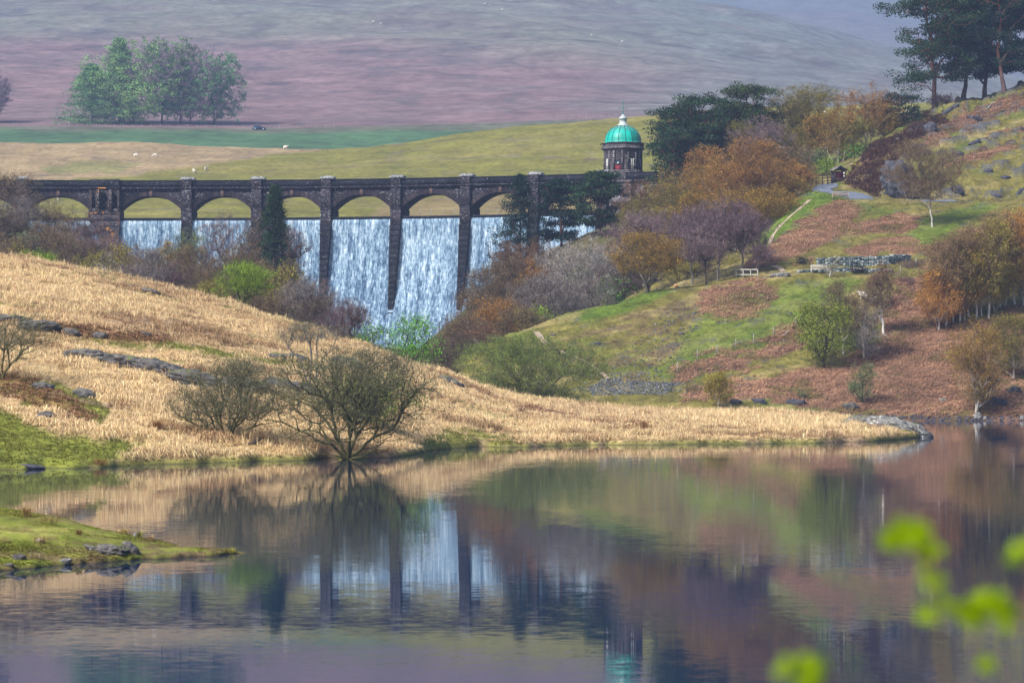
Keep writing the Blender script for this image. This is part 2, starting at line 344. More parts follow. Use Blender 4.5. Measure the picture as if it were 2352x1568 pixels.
# streaks run up the slope like flattened fern and sheep tracks
us = RH.X * .8 + RH.Z * 1.6; vs = RH.X * -.5 + RH.Z * 2.2
n1 = fbm(us, vs, 10, 2.4, 5, off=8); n2 = fbm(us, vs, 3, .9, 4, off=21); n3 = fbm(RH.X, RH.Z * 2, 9, 7, 4, off=2); n4 = fbm(us, vs, 1.6, .6, 3, off=61)
c = np.ones(RH.X.shape + (3,)) * OLV
c = lay(c, th(n3, .05, .3) * .8, GRN); c = lay(c, th(n1, .1, .3) * .55, STRAW * .9)
bk = np.zeros(px.shape)
for q, w in (([(1770, 880), (1830, 850), (1960, 845), (2030, 750), (2060, 650), (2110, 630), (2180, 620), (2220, 700), (2200, 740), (2352, 700), (2960, 640), (2960, 960), (2352, 962), (2100, 955), (1850, 930), (1700, 905), (1560, 920), (1560, 895), (1680, 865)], 1),
             ([(1780, 560), (1830, 510), (1900, 470), (2000, 478), (1960, 510), (1900, 560), (1840, 590), (1780, 598)], .95), ([(2000, 510), (2060, 495), (2110, 505), (2080, 535), (2000, 540), (1960, 530)], .95),
             ([(1900, 570), (2000, 550), (2110, 545), (2130, 560), (2090, 590), (1880, 585)], .9), ([(2130, 580), (2220, 520), (2352, 500), (2352, 540), (2180, 640), (2100, 625)], .7),
             ([(1610, 700), (1640, 660), (1730, 645), (1780, 665), (1770, 710), (1700, 730), (1620, 725)], .9), ([(1740, 770), (1800, 740), (1850, 745), (1790, 790), (1720, 800)], .8),
             ([(1540, 850), (1640, 810), (1760, 790), (1830, 760), (1850, 800), (1700, 850), (1560, 880)], .85), ([(1700, 610), (1760, 570), (1850, 490), (1860, 500), (1780, 590)], .8),
             ([(2150, 300), (2260, 240), (2352, 215), (2960, 200), (2960, 260), (2352, 250), (2200, 310), (2100, 350)], .85), ([(2170, 380), (2352, 290), (2960, 280), (2960, 340), (2352, 340), (2200, 410)], .55),
             ([(1860, 560), (1900, 600), (1760, 608), (1765, 585)], .7)):
    bk = np.maximum(bk, w * blob(RH, q, 24, soft=16, off=len(q)))
bk = th(bk + n1 * .8 + n2 * .7 + n4 * .45, .3, .62) * th(bk, .02, .2) * .95; RH.brk = bk
c = lay(c, bk, BRK)
gr = np.maximum(blob(RH, [(1340, 715), (1480, 672), (1560, 660), (1500, 690), (1420, 725), (1330, 735)], 10), blob(RH, [(1740, 530), (1860, 440), (1930, 450), (1850, 490), (1760, 570)], 10))
gr = np.maximum(gr, .8 * blob(RH, [(2060, 560), (2130, 500), (2250, 465), (2300, 470), (2180, 530), (2120, 580)], 12)); gr = np.maximum(gr, .7 * blob(RH, [(1640, 690), (1850, 640), (1980, 640), (1900, 720), (1780, 760), (1560, 850), (1560, 790)], 30, off=3))
c = lay(c, gr * .8, (.085, .145, .015)); 
earth = blob(RH, [(1250, 790), (1400, 740), (1560, 690), (1620, 700), (1560, 800), (1480, 880), (1380, 870)], 26, off=9) * th(n1 + n2, -.2, .2)
c = lay(c, earth * .8, (.12, .085, .045))
hm = blob(RH, [(1935, 425), (2000, 345), (2130, 265), (2170, 280), (2090, 330), (2030, 400), (2020, 450), (1960, 435)], 18, off=2) * th(n1, -.4, 0); RH.hth = hm
c = lay(c, hm * .9, HTH)
bankm = np.clip(1 - (RH.Z - .1) / 1.3, 0, 1) * th(px, 1700, 1760); c = lay(c, bankm * th(n3, -.5, .1), (.07, .04, .035))
rk = th(blob(RH, [(2010, 450), (2060, 330), (2160, 240), (2352, 195), (2960, 120), (2960, 440), (2352, 452), (2100, 455)], 18, soft=8), .1, .6)
rk = rk * th(fbm(us, vs, 5, 1.6, 4, off=91) + .5 * n4, .20, .34); RH.Z += rk * .7; RH.px, RH.py = toP(RH.X, RH.Y, RH.Z)
rk2 = th(fbm(us, vs, 2.2, .9, 4, off=95), .36, .44) * (RH.px > 1300) * (RH.Z > 2) * .6
c = lay(c, np.maximum(rk, rk2) * .9, (.075, .078, .09)); c = c * (1 + .35 * n4)[..., None]
RH.green = np.clip(1 - bk - hm - rk, 0, 1)
finish(RH, 'right_hillside', M['ground'], c)

# --- wooded valley below the dam
pxv = np.arange(-560, 1600, 12.0)
V_ = loft(pxv, [(258, ('z', [(-560, 8), (0, 8), (600, 6), (850, .5), (1000, -2), (1600, -3)]), 12), (300, ('z', [(-560, 12), (0, 12), (400, 9), (700, 5), (880, 2), (960, 1), (1030, -2), (1200, -2), (1600, -2)]), 14),
                (350, ('z', [(-560, 22), (0, 20), (200, 17), (400, 13), (700, 7), (880, 4), (980, 4), (1100, 9), (1250, 14), (1400, 15), (1600, 10)]), 14), (400, ('z', [(-560, 30), (0, 27), (200, 22), (400, 16), (700, 10), (860, 7), (960, 7), (1060, 12), (1200, 20), (1350, 25), (1600, 28)]), 12),
                (446, ('z', [(-560, 36), (0, 30), (150, 27), (400, 20), (700, 13), (880, 9), (960, 9), (1060, 15), (1200, 24), (1350, 28), (1600, 34)]), 6), (466, ('z', [(-560, 36), (0, 28), (1600, 28)]), 1)], .8, 12)
c = np.ones(V_.X.shape + (3,)) * np.array((.10, .075, .04)); c = lay(c, th(V_.nz, 0, .3), (.08, .10, .03)); V_.green = V_.nz
finish(V_, 'valley_floor', M['ground'], c)

# --- pasture behind the dam
pxe = np.arange(-620, 2400, 5.0)
E_ = loft(pxe, [(476, ('z', 27), 4), (492, [(-620, 508), (2000, 500)], 26), (540, [(-620, 470), (0, 462), (800, 466), (1000, 476), (1200, 474), (1500, 440), (2000, 400)], 30), (600, [(-620, 400), (0, 402), (400, 408), (700, 398), (1000, 390), (1300, 380), (1500, 370), (2000, 345)], 40),
                (680, [(-620, 326), (0, 322), (300, 327), (500, 334), (620, 341), (700, 343), (760, 341), (850, 333), (1000, 316), (1100, 303), (1300, 284), (1550, 262), (2000, 236)], 6), (700, ('z', [(-620, 60), (0, 61), (700, 58), (1100, 66), (1550, 71), (2000, 74)]), 4), (770, ('z', 40), 1)],
          .9, 22, 14, off=14)
n1 = fbm(E_.X, E_.Y, 22, 16, 5, off=8); n2 = fbm(E_.X, E_.Y, 5, 6, 4, off=21)
c = np.ones(E_.X.shape + (3,)) * np.array((.165, .16, .034)); c = lay(c, th(n1, .02, .35) * .6, (.22, .19, .06)); c = lay(c, th(n2, .3, .4) * .4, (.12, .12, .04))
bf = blob(E_, [(-620, 300), (0, 300), (640, 325), (740, 345), (620, 360), (450, 385), (330, 400), (200, 412), (-620, 420)], 16)
c = lay(c, bf * .92, (.29, .215, .125)); c = lay(c, .7 * blob(E_, [(90, 385), (180, 372), (330, 375), (280, 395), (120, 400)], 12), (.17, .18, .06))
bf2 = blob(E_, [(900, 455), (1100, 450), (1400, 430), (1400, 520), (820, 520)], 30); c = lay(c, bf2 * .75, (.23, .17, .085))
c = lay(c, th(fbm(E_.X, E_.Y, 9, 3, 3, off=41), .42, .5) * .6, (.15, .12, .10)); E_.brn = bf
finish(E_, 'upper_pasture', M['pasture'], c)

# --- far meadow and moorland hill
pxf = np.arange(-900, 3300, 8.0)
def q(*a): return list(a)
F_ = loft(pxf, [(840, [(-900, 380), (3300, 380)], 6), (925, [(-900, 334), (0, 330), (1100, 338), (3300, 330)], 14), (985, [(-900, 292), (0, 291), (600, 297), (1100, 285), (1500, 272), (3300, 240)], 4), (1000, [(-900, 286), (0, 285), (600, 291), (1100, 278), (1500, 265), (3300, 230)], 24),
                (1150, [(-900, 225), (600, 238), (1300, 225), (1600, 225), (2080, 240), (3300, 320)], 36), (1400, [(-900, 130), (600, 155), (1300, 150), (1600, 160), (2080, 210), (3300, 330)], 30), (1700, [(-900, 55), (600, 75), (1300, 75), (1560, 92), (1800, 125), (2080, 180), (3300, 360)], 30),
                (2050, [(-900, -10), (600, 0), (1300, 5), (1560, 30), (1800, 70), (2080, 135), (3300, 360)], 20), (2350, [(-900, -80), (600, -70), (1300, -40), (1560, -6), (1700, 18), (1800, 38), (1950, 75), (2080, 108), (2400, 200), (3300, 370)], 6), (2450, ('z', [(-900, 320), (1300, 290), (2080, 240), (3300, 100)]), 4), (2800, ('z', 60), 1)],
          11, 190, 130, fade=lambda X, Y, Z: np.clip((Y - 1010) / 300, 0.02, 1), off=5)
n1 = fbm(F_.X, F_.Y, 120, 150, 5, off=8); n2 = fbm(F_.X, F_.Y, 22, 36, 5, off=21); n3 = fbm(F_.X, F_.Y, 55, 80, 4, off=33)
c = np.ones(F_.X.shape + (3,)) * np.array((.19, .125, .13)); hgt = HY - F_.py
upper = th(F_.py + n1 * 70 + (F_.px - 900) * -.02, 150, 60); c = lay(c, upper * .85, (.15, .165, .13))
right = th(F_.px + n1 * 300, 1250, 1600); c = lay(c, right * .85, (.135, .155, .15)); c = lay(c, th(n3, .1, .4) * .5, (.14, .11, .11)); c = lay(c, th(n2, .18, .4) * .6, (.09, .08, .085))
c = lay(c, .8 * blob(F_, [(-900, 20), (80, 20), (270, 55), (240, 75), (100, 45), (-900, 60)], 30) * th(n2, 0, .1), (.09, .09, .10))
mead = th(F_.Y, 992, 984); c = lay(c, mead, (.06, .125, .055)); c = lay(c, mead * th(F_.Y + n2 * 16, 966, 976) * .8, (.12, .11, .08))
finish(F_, 'moorland_hill', M['farground'], c)
pxg = np.arange(-1100, 3500, 20.0)
G_ = loft(pxg, [(2900, [(-1100, 400), (3500, 400)], 16), (3600, [(-1100, 160), (1500, 90), (2352, 140), (3500, 200)], 30), (4600, [(-1100, -130), (3500, -120)], 3), (4900, ('z', 300), 1)], 45, 520, 380)
c = np.ones(G_.X.shape + (3,)) * np.array((.10, .11, .10)); c = lay(c, th(G_.nz, -.1, .2) * .5, (.13, .10, .10))
finish(G_, 'distant_hill', M['farground'], c)

# lake
m, nt, b = nodes_of('lake_water', .012, .5); b.inputs['IOR'].default_value = 1.33; b.inputs['Base Color'].default_value = (.006, .018, .05, 1)
g = nt.nodes.new('ShaderNodeNewGeometry')
nA = noise(nt, 1, 3, .6, g.outputs['Position'], (2.4, 15.0, 1)); nB = noise(nt, 1, 2, .5, g.outputs['Position'], (.16, .7, 1)); nP = noise(nt, 1, 3, .6, g.outputs['Position'], (.03, .09, 1))
def vm(op, a, b_):
    n = nt.nodes.new('ShaderNodeVectorMath'); n.operation = op
    for i, v in enumerate((a, b_)):
        if v is None: continue
        if isinstance(v, tuple): n.inputs[i].default_value = v
        else: nt.links.new(v, n.inputs[i])
    return n.outputs[0]
amp = ramp(nt, nP.outputs[0], [(.38, .35), (.62, 1.0)])
va = vm('MULTIPLY', vm('MULTIPLY', vm('SUBTRACT', nA.outputs['Color'], (.5, .5, .5)), (.004, .040, 0)), amp)
vb = vm('MULTIPLY', vm('SUBTRACT', nB.outputs['Color'], (.5, .5, .5)), (.001, .003, 0))
nn = vm('NORMALIZE', vm('ADD', vm('ADD', va, vb), (0, 0, 1)), None); nt.links.new(nn, b.inputs['Normal']); M['lake'] = m
tag(mesh('lake', [(-420, -40, 0), (420, -40, 0), (420, 452, 0), (-420, 452, 0)], [[[0, 1, 2, 3]]], m), kind='structure')

def ground(x, y):
    best = None
    for s in SURF:
        h = s.bvh.ray_cast(Vector((x, y, 2000)), Vector((0, 0, -1)))[0]
        if h is not None and (best is None or h.z > best): best = h.z
    return 0.0 if best is None else best
def hit(px, py):
    d = Vector(((px - CX) / F, 1, (HY - py) / F)).normalized(); best = None
    for s in SURF:
        h = s.bvh.ray_cast(Vector((0, 0, CH)), d)[0]
        if h is not None and (best is None or h.y < best.y): best = h
    return best
# ---------------------------------------------------------------- dam
def stone(name, a, b_, uvs=(1, 1), mort=(.02, .02, .03), lich=.36, stain=None, bw=.75, rh=.36):
    m, nt, b = nodes_of(name, .9, .08)
    u = nt.nodes.new('ShaderNodeUVMap'); br = nt.nodes.new('ShaderNodeTexBrick'); nt.links.new(u.outputs[0], br.inputs['Vector'])
    br.inputs['Scale'].default_value = 1; br.inputs['Brick Width'].default_value = bw; br.inputs['Row Height'].default_value = rh; br.inputs['Mortar Size'].default_value = .03; br.inputs['Bias'].default_value = -.1
    br.inputs['Color1'].default_value = (*a, 1); br.inputs['Color2'].default_value = (*b_, 1); br.inputs['Mortar'].default_value = (*mort, 1)
    n = noise(nt, .35, 5); c = mixc(nt, 1.0, br.outputs['Color'], ramp(nt, n.outputs[0], [(.3, .5), (.7, 1.5)]), 'MULTIPLY')
    l = noise(nt, 3.2, 6, .85, sc=(1, 1, 1.8)); c = mixc(nt, ramp(nt, l.outputs[0], [(.93 - lich, 0.), (.93 - lich + .05, .85)]), c, (.55, .56, .58))
    if stain:
        s_ = noise(nt, 1.3, 4, .7, sc=(1, 1, .5)); c = mixc(nt, ramp(nt, s_.outputs[0], [(stain, 0.), (stain + .04, .9)]), c, (.42, .17, .02))
    nt.links.new(c, b.inputs['Base Color']); bump(nt, b, br.outputs['Fac'], .05, .6); return m
M['stone'] = stone('arch_stone', (.016, .014, .023), (.034, .027, .036), lich=.36)
M['dark'] = stone('wet_black_stone', (.009, .011, .018), (.022, .023, .032), lich=.33)
M['stained'] = stone('orange_stained_stone', (.03, .025, .034), (.06, .042, .042), lich=.36, stain=.60)
M['capstone'] = stone('grey_cap_stone', (.12, .13, .14), (.19, .2, .21), lich=.42, bw=1.4, rh=.5)
M['voussoir'] = stone('arch_ring_stone', (.024, .02, .028), (.06, .043, .046), lich=.31, bw=.34, rh=.9)
M['tower_stone'] = stone('tower_stone', (.07, .064, .078), (.14, .12, .135), lich=.37, bw=.6, rh=.3)

PH0, RAD = math.radians(9.5), 185.0
sgrid = np.linspace(-90, 80, 3401); ph = PH0 + sgrid / RAD; ds_ = sgrid[1] - sgrid[0]
cx_ = np.cumsum(np.cos(ph)) * ds_; cy_ = -np.cumsum(np.sin(ph)) * ds_
i0 = np.argmin(abs(sgrid)); D0 = 450.0; X0 = (750 - CX) / F * D0
cx_ += X0 - cx_[i0]; cy_ += D0 - cy_[i0]
def dam(s, u, z):
    s = np.asarray(s, float); p = PH0 + s / RAD
    return np.stack([np.interp(s, sgrid, cx_) - np.sin(p) * u, np.interp(s, sgrid, cy_) - np.cos(p) * u, np.broadcast_to(z, np.broadcast(s, u).shape) + 0 * s], -1)
class DB(MB):
    def sbox(s, s0, s1, u0, u1, z0, z1, n=None, tw=0.0, tu=0.0):
        """block on the dam; tw/tu narrow its foot sideways / push its foot forward"""
        n = n or max(1, int((s1 - s0) / 1.5)); ss = np.linspace(s0, s1, n + 1); mid = (s0 + s1) / 2
        V = []; U = []
        for z in (z0, z1):
            k = (z1 - z) / max(z1 - z0, 1e-6)
            for u in (u0, u1):
                V.append(dam(mid + (ss - mid) * (1 - tw * k), u + (tu * k if u == max(u0, u1) else 0), z)); U.append(np.stack([ss + (u - u1), ss * 0 + z], -1))
        V = np.concatenate(V); U = np.concatenate(U); m = n + 1
        f = []
        for i in range(n):
            a = [k * m + i for k in range(4)]
            f += [[a[0], a[0] + 1, a[1] + 1, a[1]], [a[2], a[3], a[3] + 1, a[2] + 1], [a[0], a[2], a[2] + 1, a[0] + 1], [a[1], a[1] + 1, a[3] + 1, a[3]]]
        for i in (0, n): f.append([i, m + i, 3 * m + i, 2 * m + i])
        return s.add(V, [f], U)
def D_(mb, name, mat, parent, **k): return mb.build(name, M[mat], parent, uv=True, **k)
ZL, ZS, ZC, ZT, ZP = 30.45, 31.75, 34.05, 35.15, 36.65   # weir lip, springing, arch crown, cornice, parapet top
HALF = 4.72
dam_root = empty('dam', tuple(dam(0, 0, 0)), 'long dark stone arched dam crossing the valley, water pouring over its face', 'dam')
bpy.context.view_layer.update()
inv = -np.array(dam_root.location)
def child(mb, name, mat, **k):
    o = D_(mb, name, mat, dam_root, **k); o.location = inv; return o
piers = [-62.2, -50.5, None, -23.3, -11.65, 0, 11.8, 23.6, 35.3, 47.0]
BIG = -36.9
def off_face(z):
    d = np.maximum(ZL - z, 0); return .35 * np.minimum(d, 1) + .0125 * d ** 2 + .02 * d
# pier shafts
for k, s in enumerate(piers):
    if s is None: continue
    mb = DB(); mb.sbox(s - .82, s + .82, -.2, .62, ZS + .12, ZT - .06); mb.sbox(s - .95, s + .95, -.2, .75, ZS - .12, ZS + .12)
    mb.sbox(s - .88, s + .88, -3.0, .7, ZL - 1.5, ZS - .12)
    p = child(mb, 'pier', 'stone'); 
    mb = DB()
    for i in range(23):
        z1 = ZL - 1.5 - i * .95; z0 = z1 - .95; w = .88 - .03 * i
        mb.sbox(s - w, s + w, -1, (.9 + .185 * (i + 1)), z0, z1 - .0, 1)
    mb.build('buttress', M['dark'], p, uv=True)
    if 5 <= k <= 7:
        zz = (25.2, 26.3, 26.0)[k - 5]; mb = DB(); mb.sbox(s - .55, s + .5, 0, 1.4, zz, zz + .14, 1); mb.sbox(s - .08, s + .05, 0, 1.42, zz - 1.2, zz - .05, 1); mb.build('lime_streak', M['capstone'], p, uv=True)
# arches (one per bay)
bays = []
cs = [-62.2, -50.5, BIG, -23.3, -11.65, 0, 11.8, 23.6, 35.3, 47.0]
for a, b_ in zip(cs[:-1], cs[1:]):
    wa = 2.55 if a == BIG else .9; wb = 2.55 if b_ == BIG else .9
    bays.append((a, b_, a + wa, b_ - wb))
def prof(s, o0, o1):
    c = (o0 + o1) / 2; h = (o1 - o0) / 2; t = np.clip((s - c) / h, -1, 1)
    return ZS + (ZC - ZS) * (1 - np.abs(t) ** 2.25)
for a, b_, o0, o1 in bays:
    c_ = (o0 + o1) / 2; n = 40; ss = np.linspace(o0 + .0, o1, n + 1); zz = prof(ss, o0, o1)
    V = []; U = []; f = []
    for u, zt in ((0, 0), (-4.3, 0)):
        V.append(dam(ss, u, zz)); U.append(np.stack([ss, zz], -1)); V.append(dam(ss, u, ZT)); U.append(np.stack([ss, ss * 0 + ZT], -1))
    m = n + 1
    for i in range(n):
        f += [[i, i + 1, m + i + 1, m + i], [2 * m + i, 3 * m + i, 3 * m + i + 1, 2 * m + i + 1], [i, 2 * m + i, 2 * m + i + 1, i + 1], [m + i, m + i + 1, 3 * m + i + 1, 3 * m + i]]
    mb = DB(); mb.add(np.concatenate(V), [f], np.concatenate(U))
    mb.sbox(a + .0, o0, -4.3, 0, ZS - .1, ZT, 1); mb.sbox(o1, b_ - .0, -4.3, 0, ZS - .1, ZT, 1)
    mb.sbox(a, o0 + .12, -4.3, .12, ZL - 1.0, ZS - .1, 1); mb.sbox(o1 - .12, b_, -4.3, .12, ZL - 1.0, ZS - .1, 1)
    ar = child(mb, 'arch', 'stone')
    # ring of long wedge stones, and the spandrel panel below the string course
    V = []; U = []; tt = np.linspace(-1, 1, 41)
    for k, (dr, u) in enumerate(((0.02, .07), (.85, .07))):
        s_ = c_ + tt * (HALF + .0 + dr * .75 * np.abs(tt)) * ((o1 - o0) / 2 / HALF); z_ = prof(c_ + tt * (o1 - o0) / 2, o0, o1) + dr * (1 - .35 * np.abs(tt))
        V.append(dam(s_, u, np.minimum(z_, ZT - .08))); U.append(np.stack([tt * 6, tt * 0 + k * .85], -1))
    V = np.concatenate(V); U = np.concatenate(U)
    mb = DB(); mb.add(V, [[[i, i + 1, 42 + i, 41 + i] for i in range(40)]], U); mb.build('arch_ring', M['voussoir'], ar, uv=True)
    mb = DB(); mb.sbox(c_ - .24, c_ + .24, 0, .16, ZC - .05, ZT - .04, 1); mb.build('keystone', plain('pink_keystone', (.10, .065, .06), .8) if 'key' not in M else M['key'], ar)
    M['key'] = bpy.data.materials['pink_keystone']
# deck and parapet
mb = DB(); mb.sbox(-86, 66, -4.2, -.1, ZT - .02, ZT + .3, 90); child(mb, 'deck', 'stone')
for u0, u1 in ((-.12, .22), (-4.3, -3.96)):
    mb = DB(); mb.sbox(-86, 66, u0, u1, ZT + .32, ZP - .14, 90); child(mb, 'parapet', 'dark')
    mb = DB(); mb.sbox(-86, 66, u0 - .06, u1 + .06, ZP - .14, ZP, 90); child(mb, 'coping', 'dark')
mb = DB(); mb.sbox(-86, 66, -.2, .42, ZT + .05, ZT + .32, 90); mb.sbox(-86, 66, -.2, .28, ZT - .12, ZT + .05, 90); child(mb, 'cornice', 'stained' if False else 'stone')
for k, s in enumerate(piers):
    if s is None: continue
    mb = DB(); mb.sbox(s - .8, s + .8, -.2, .55, ZT + .34, ZP + .02, 1); mb.sbox(s - 1.0, s + 1.0, -.2, .7, ZT + .04, ZT + .33, 1)
    pc = child(mb, 'pier_cap', 'stone')
    mb = DB(); mb.sbox(s - 1.0, s + 1.35, -1.1, .66, ZP + .02, ZP + .34, 3)
    n = 8; ss = np.linspace(s - 1.0, s + 1.35, n + 1); zz = ZP + .34 + .2 * np.sqrt(np.clip(1 - np.abs(np.linspace(-1, 1, n + 1)) ** 4, 0, 1))
    V = np.concatenate([dam(ss, u, z) for u, z in ((-1.0, zz * 0 + ZP + .33), (-.8, zz), (.4, zz), (.6, zz * 0 + ZP + .33))]); U = np.concatenate([np.stack([ss, ss * 0 + z], -1) for z in (0, .2, .5, .7)])
    mb.add(V, [[[r * (n + 1) + i, r * (n + 1) + i + 1, (r + 1) * (n + 1) + i + 1, (r + 1) * (n + 1) + i] for r in range(3) for i in range(n)]], U)
    mb.build('coping_block', M['capstone'], pc, uv=True)
# the wide pier with three round-headed niches
def niche(mb, c, w, z0, z1, u):   # dark recess: jambs and head as an inset box drawn in front of a back plate
    h = w / 2; t = np.linspace(0, math.pi, 13); s_ = np.concatenate([[c + h], c + h * np.cos(t), [c - h]]); z_ = np.concatenate([[z0], z1 - h + h * np.sin(t), [z0]])
    Vf = dam(s_, u, 0); Vf[:, 2] = z_; Vb = dam(s_, u - .7, 0); Vb[:, 2] = z_; n = len(s_)
    return s_, z_, Vf, Vb, n
nz = [(BIG - 1.75, .62, 31.95, 33.95), (BIG, 1.15, 31.65, 34.2), (BIG + 1.75, .72, 31.95, 33.95)]
mb = DB(); uo = .75
# front plate cut into columns around the niches
cuts = sorted([BIG - 2.5, BIG + 2.5] + [c + k * w / 2 * math.cos(t) for c, w, _, _ in nz for k in (1,) for t in np.linspace(0, math.pi, 13)])
for s0, s1 in zip(cuts[:-1], cuts[1:]):
    m_ = (s0 + s1) / 2; inside = [x for x in nz if abs(m_ - x[0]) < x[1] / 2]
    if not inside: mb.sbox(s0, s1, -4.3, uo, 31.3, ZT - .06, 1)
    else:
        c, w, z0, z1 = inside[0]; h = w / 2; top = lambda s: z1 - h + math.sqrt(max(0, h * h - (s - c) ** 2))
        V = np.concatenate([dam(np.array([s0, s1]), uo, 0), dam(np.array([s0, s1]), uo, 0), dam(np.array([s0, s1]), uo - 1.0, 0)]); V[:, 2] = [top(s0), top(s1), ZT - .06, ZT - .06, top(s0), top(s1)]
        mb.add(V, [[[0, 1, 3, 2], [4, 5, 1, 0]]], np.stack([[s0, s1] * 3, V[:, 2]], -1)); mb.sbox(s0, s1, -4.3, uo - 1.0, 31.3, ZT - .06, 1); mb.sbox(s0, s1, -4.3, uo, 31.3, z0, 1)
np_ = child(mb, 'niche_pier', 'stained')
mb = DB(); mb.sbox(BIG - 2.65, BIG + 2.65, -4.3, .92, 31.02, 31.3, 3); mb.sbox(BIG - 2.55, BIG + 2.55, -4.3, .85, ZL - .6, 31.02, 3)
for i in range(16):
    z1 = ZL - .6 - i * .95; a0 = BIG - 1.6 + .30 * i if i < 7 else BIG + .5 + .1 * (i - 7); mb.sbox(min(a0, BIG + 1.6), BIG + 2.55 - .03 * i, -1, .9 + .1 * i, z1 - .95, z1, 1)
mb.build('niche_pier_base', M['stained'], np_, uv=True)
for dx in (-1.05, 1.05):
    mb = DB(); mb.sbox(BIG + dx - .2, BIG + dx + .2, uo, uo + .22, 31.3, ZT - .1, 1)
    for z in (32.2, 32.8, 33.4): mb.sbox(BIG + dx - .28, BIG + dx + .28, uo, uo + .3, z, z + .22, 1)
    mb.build('pilaster', M['stained'], np_, uv=True)
mb = DB(); mb.sbox(BIG - 2.3, BIG + 2.5, -.2, .8, ZT + .34, ZP + .08, 2); mb.sbox(BIG - 2.6, BIG + 2.6, -.2, .95, ZT + .04, ZT + .33, 2); child(mb, 'niche_pier_parapet', 'dark')
mb = DB(); mb.sbox(BIG - 1.0, BIG + .3, .9, 1.0, ZT + .1, ZT + .24, 1); mb.build('rust_mark', plain('orange_rust', (.5, .22, .03), .8), np_)
# right-hand abutment and the wall at its end
mb = DB(); mb.sbox(46.6, 66, -4.3, 0, 24, ZT - .02, 12); mb.sbox(49.3, 52.2, -1, .9, 14, ZT - .1, 1, tu=1.2); mb.sbox(49.1, 52.4, -1, 1.1, ZT - .1, ZT + .2, 1); child(mb, 'abutment', 'tower_stone')
mb = DB(); mb.sbox(-86, -62.2, -4.3, 0, 24, ZT - .02, 12); child(mb, 'abutment', 'stone')
# weir lip and the wet face
mb = DB()
for a, b_, o0, o1 in bays: mb.sbox(a + .3, b_ - .3, -1.6, .28, ZL - .35, ZL, 6)
child(mb, 'weir_lip', 'dark')
ns = np.linspace(-62, 47, 520); zz = np.linspace(ZL - .34, 6, 130); S, Z = np.meshgrid(ns, zz)
blk = _T[(np.floor(S / .9 + 1e3) + np.floor(Z / .45) * 37).astype(int) & 255, (np.floor(Z / .45)).astype(int) & 255]
dep = np.clip((ZL - Z - 1.5) / 14, 0, 1)
step = (blk > .72) * .05 * dep + fbm(S, Z, 1.4, 2.2, 3, off=3) * .05 * dep
U = off_face(Z) + step
V = dam(S, U, Z); V[..., 2] = Z; i = np.arange(S.size).reshape(S.shape)
f = np.stack([i[:-1, :-1], i[1:, :-1], i[1:, 1:], i[:-1, 1:]], -1).reshape(-1, 4)
m, nt, b = nodes_of('white_falling_water', .6, .1)
u = nt.nodes.new('ShaderNodeUVMap')
A = noise(nt, 1, 6, .72, u.outputs[0], (4.2, .9, 1)); B = noise(nt, 1, 5, .7, u.outputs[0], (1.5, .22, 1)); C_ = noise(nt, 1, 3, .6, u.outputs[0], (1.3, 2.2, 1)); Wn = noise(nt, 1, 4, .7, u.outputs[0], (.7, .07, 1))
def ma(op, a, b_):
    n = nt.nodes.new('ShaderNodeMath'); n.operation = op
    for k, v in enumerate((a, b_)):
        if isinstance(v, (int, float)): n.inputs[k].default_value = v
        else: nt.links.new(v, n.inputs[k])
    return n.outputs[0]
sum_ = ma('ADD', ma('ADD', ma('MULTIPLY', A.outputs[0], .50), ma('MULTIPLY', B.outputs[0], .32)), ma('ADD', ma('MULTIPLY', C_.outputs[0], .12), ma('MULTIPLY', Wn.outputs[0], .30)))
sp = nt.nodes.new('ShaderNodeSeparateXYZ'); nt.links.new(u.outputs[0], sp.inputs[0])
N1 = noise(nt, 1, 3, .6, u.outputs[0], (.9, .3, 1)); w_ = ma('ADD', ma('MULTIPLY', sp.outputs[1], .8), ma('MULTIPLY', N1.outputs[0], 3.5)); cell = ma('FLOOR', w_, 0); fr = ma('SUBTRACT', w_, cell)
cmb = nt.nodes.new('ShaderNodeCombineXYZ'); nt.links.new(ma('MULTIPLY', sp.outputs[0], 1.0), cmb.inputs[0]); nt.links.new(ma('MULTIPLY', cell, 5.37), cmb.inputs[1]); BN = noise(nt, 1, 3, .65, cmb.outputs[0])
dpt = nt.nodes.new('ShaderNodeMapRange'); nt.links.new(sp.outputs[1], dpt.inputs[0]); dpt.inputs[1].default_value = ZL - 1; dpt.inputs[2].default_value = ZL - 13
led = ma('ADD', ma('MULTIPLY', ma('SUBTRACT', BN.outputs[0],  .5), .13), ma('MULTIPLY', ma('SUBTRACT', fr, .5), .035))
sum_ = ma('ADD', sum_, ma('MULTIPLY', led, ma('ADD', ma('MULTIPLY', dpt.outputs[0], .75), .25)))
sum_ = ma('SUBTRACT', sum_, ma('MULTIPLY', dpt.outputs[0], .03))  # shading painted into the colour: falls darken towards their brightly lit foot
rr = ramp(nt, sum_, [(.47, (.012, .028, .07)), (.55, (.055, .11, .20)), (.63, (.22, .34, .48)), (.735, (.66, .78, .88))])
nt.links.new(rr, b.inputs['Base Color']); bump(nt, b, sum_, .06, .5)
tag(mesh('waterfall', V.reshape(-1, 3), [f], m, uv=np.stack([S, Z], -1).reshape(-1, 2), smooth=True), 'white water sheeting down the stepped face of the dam', kind='structure')

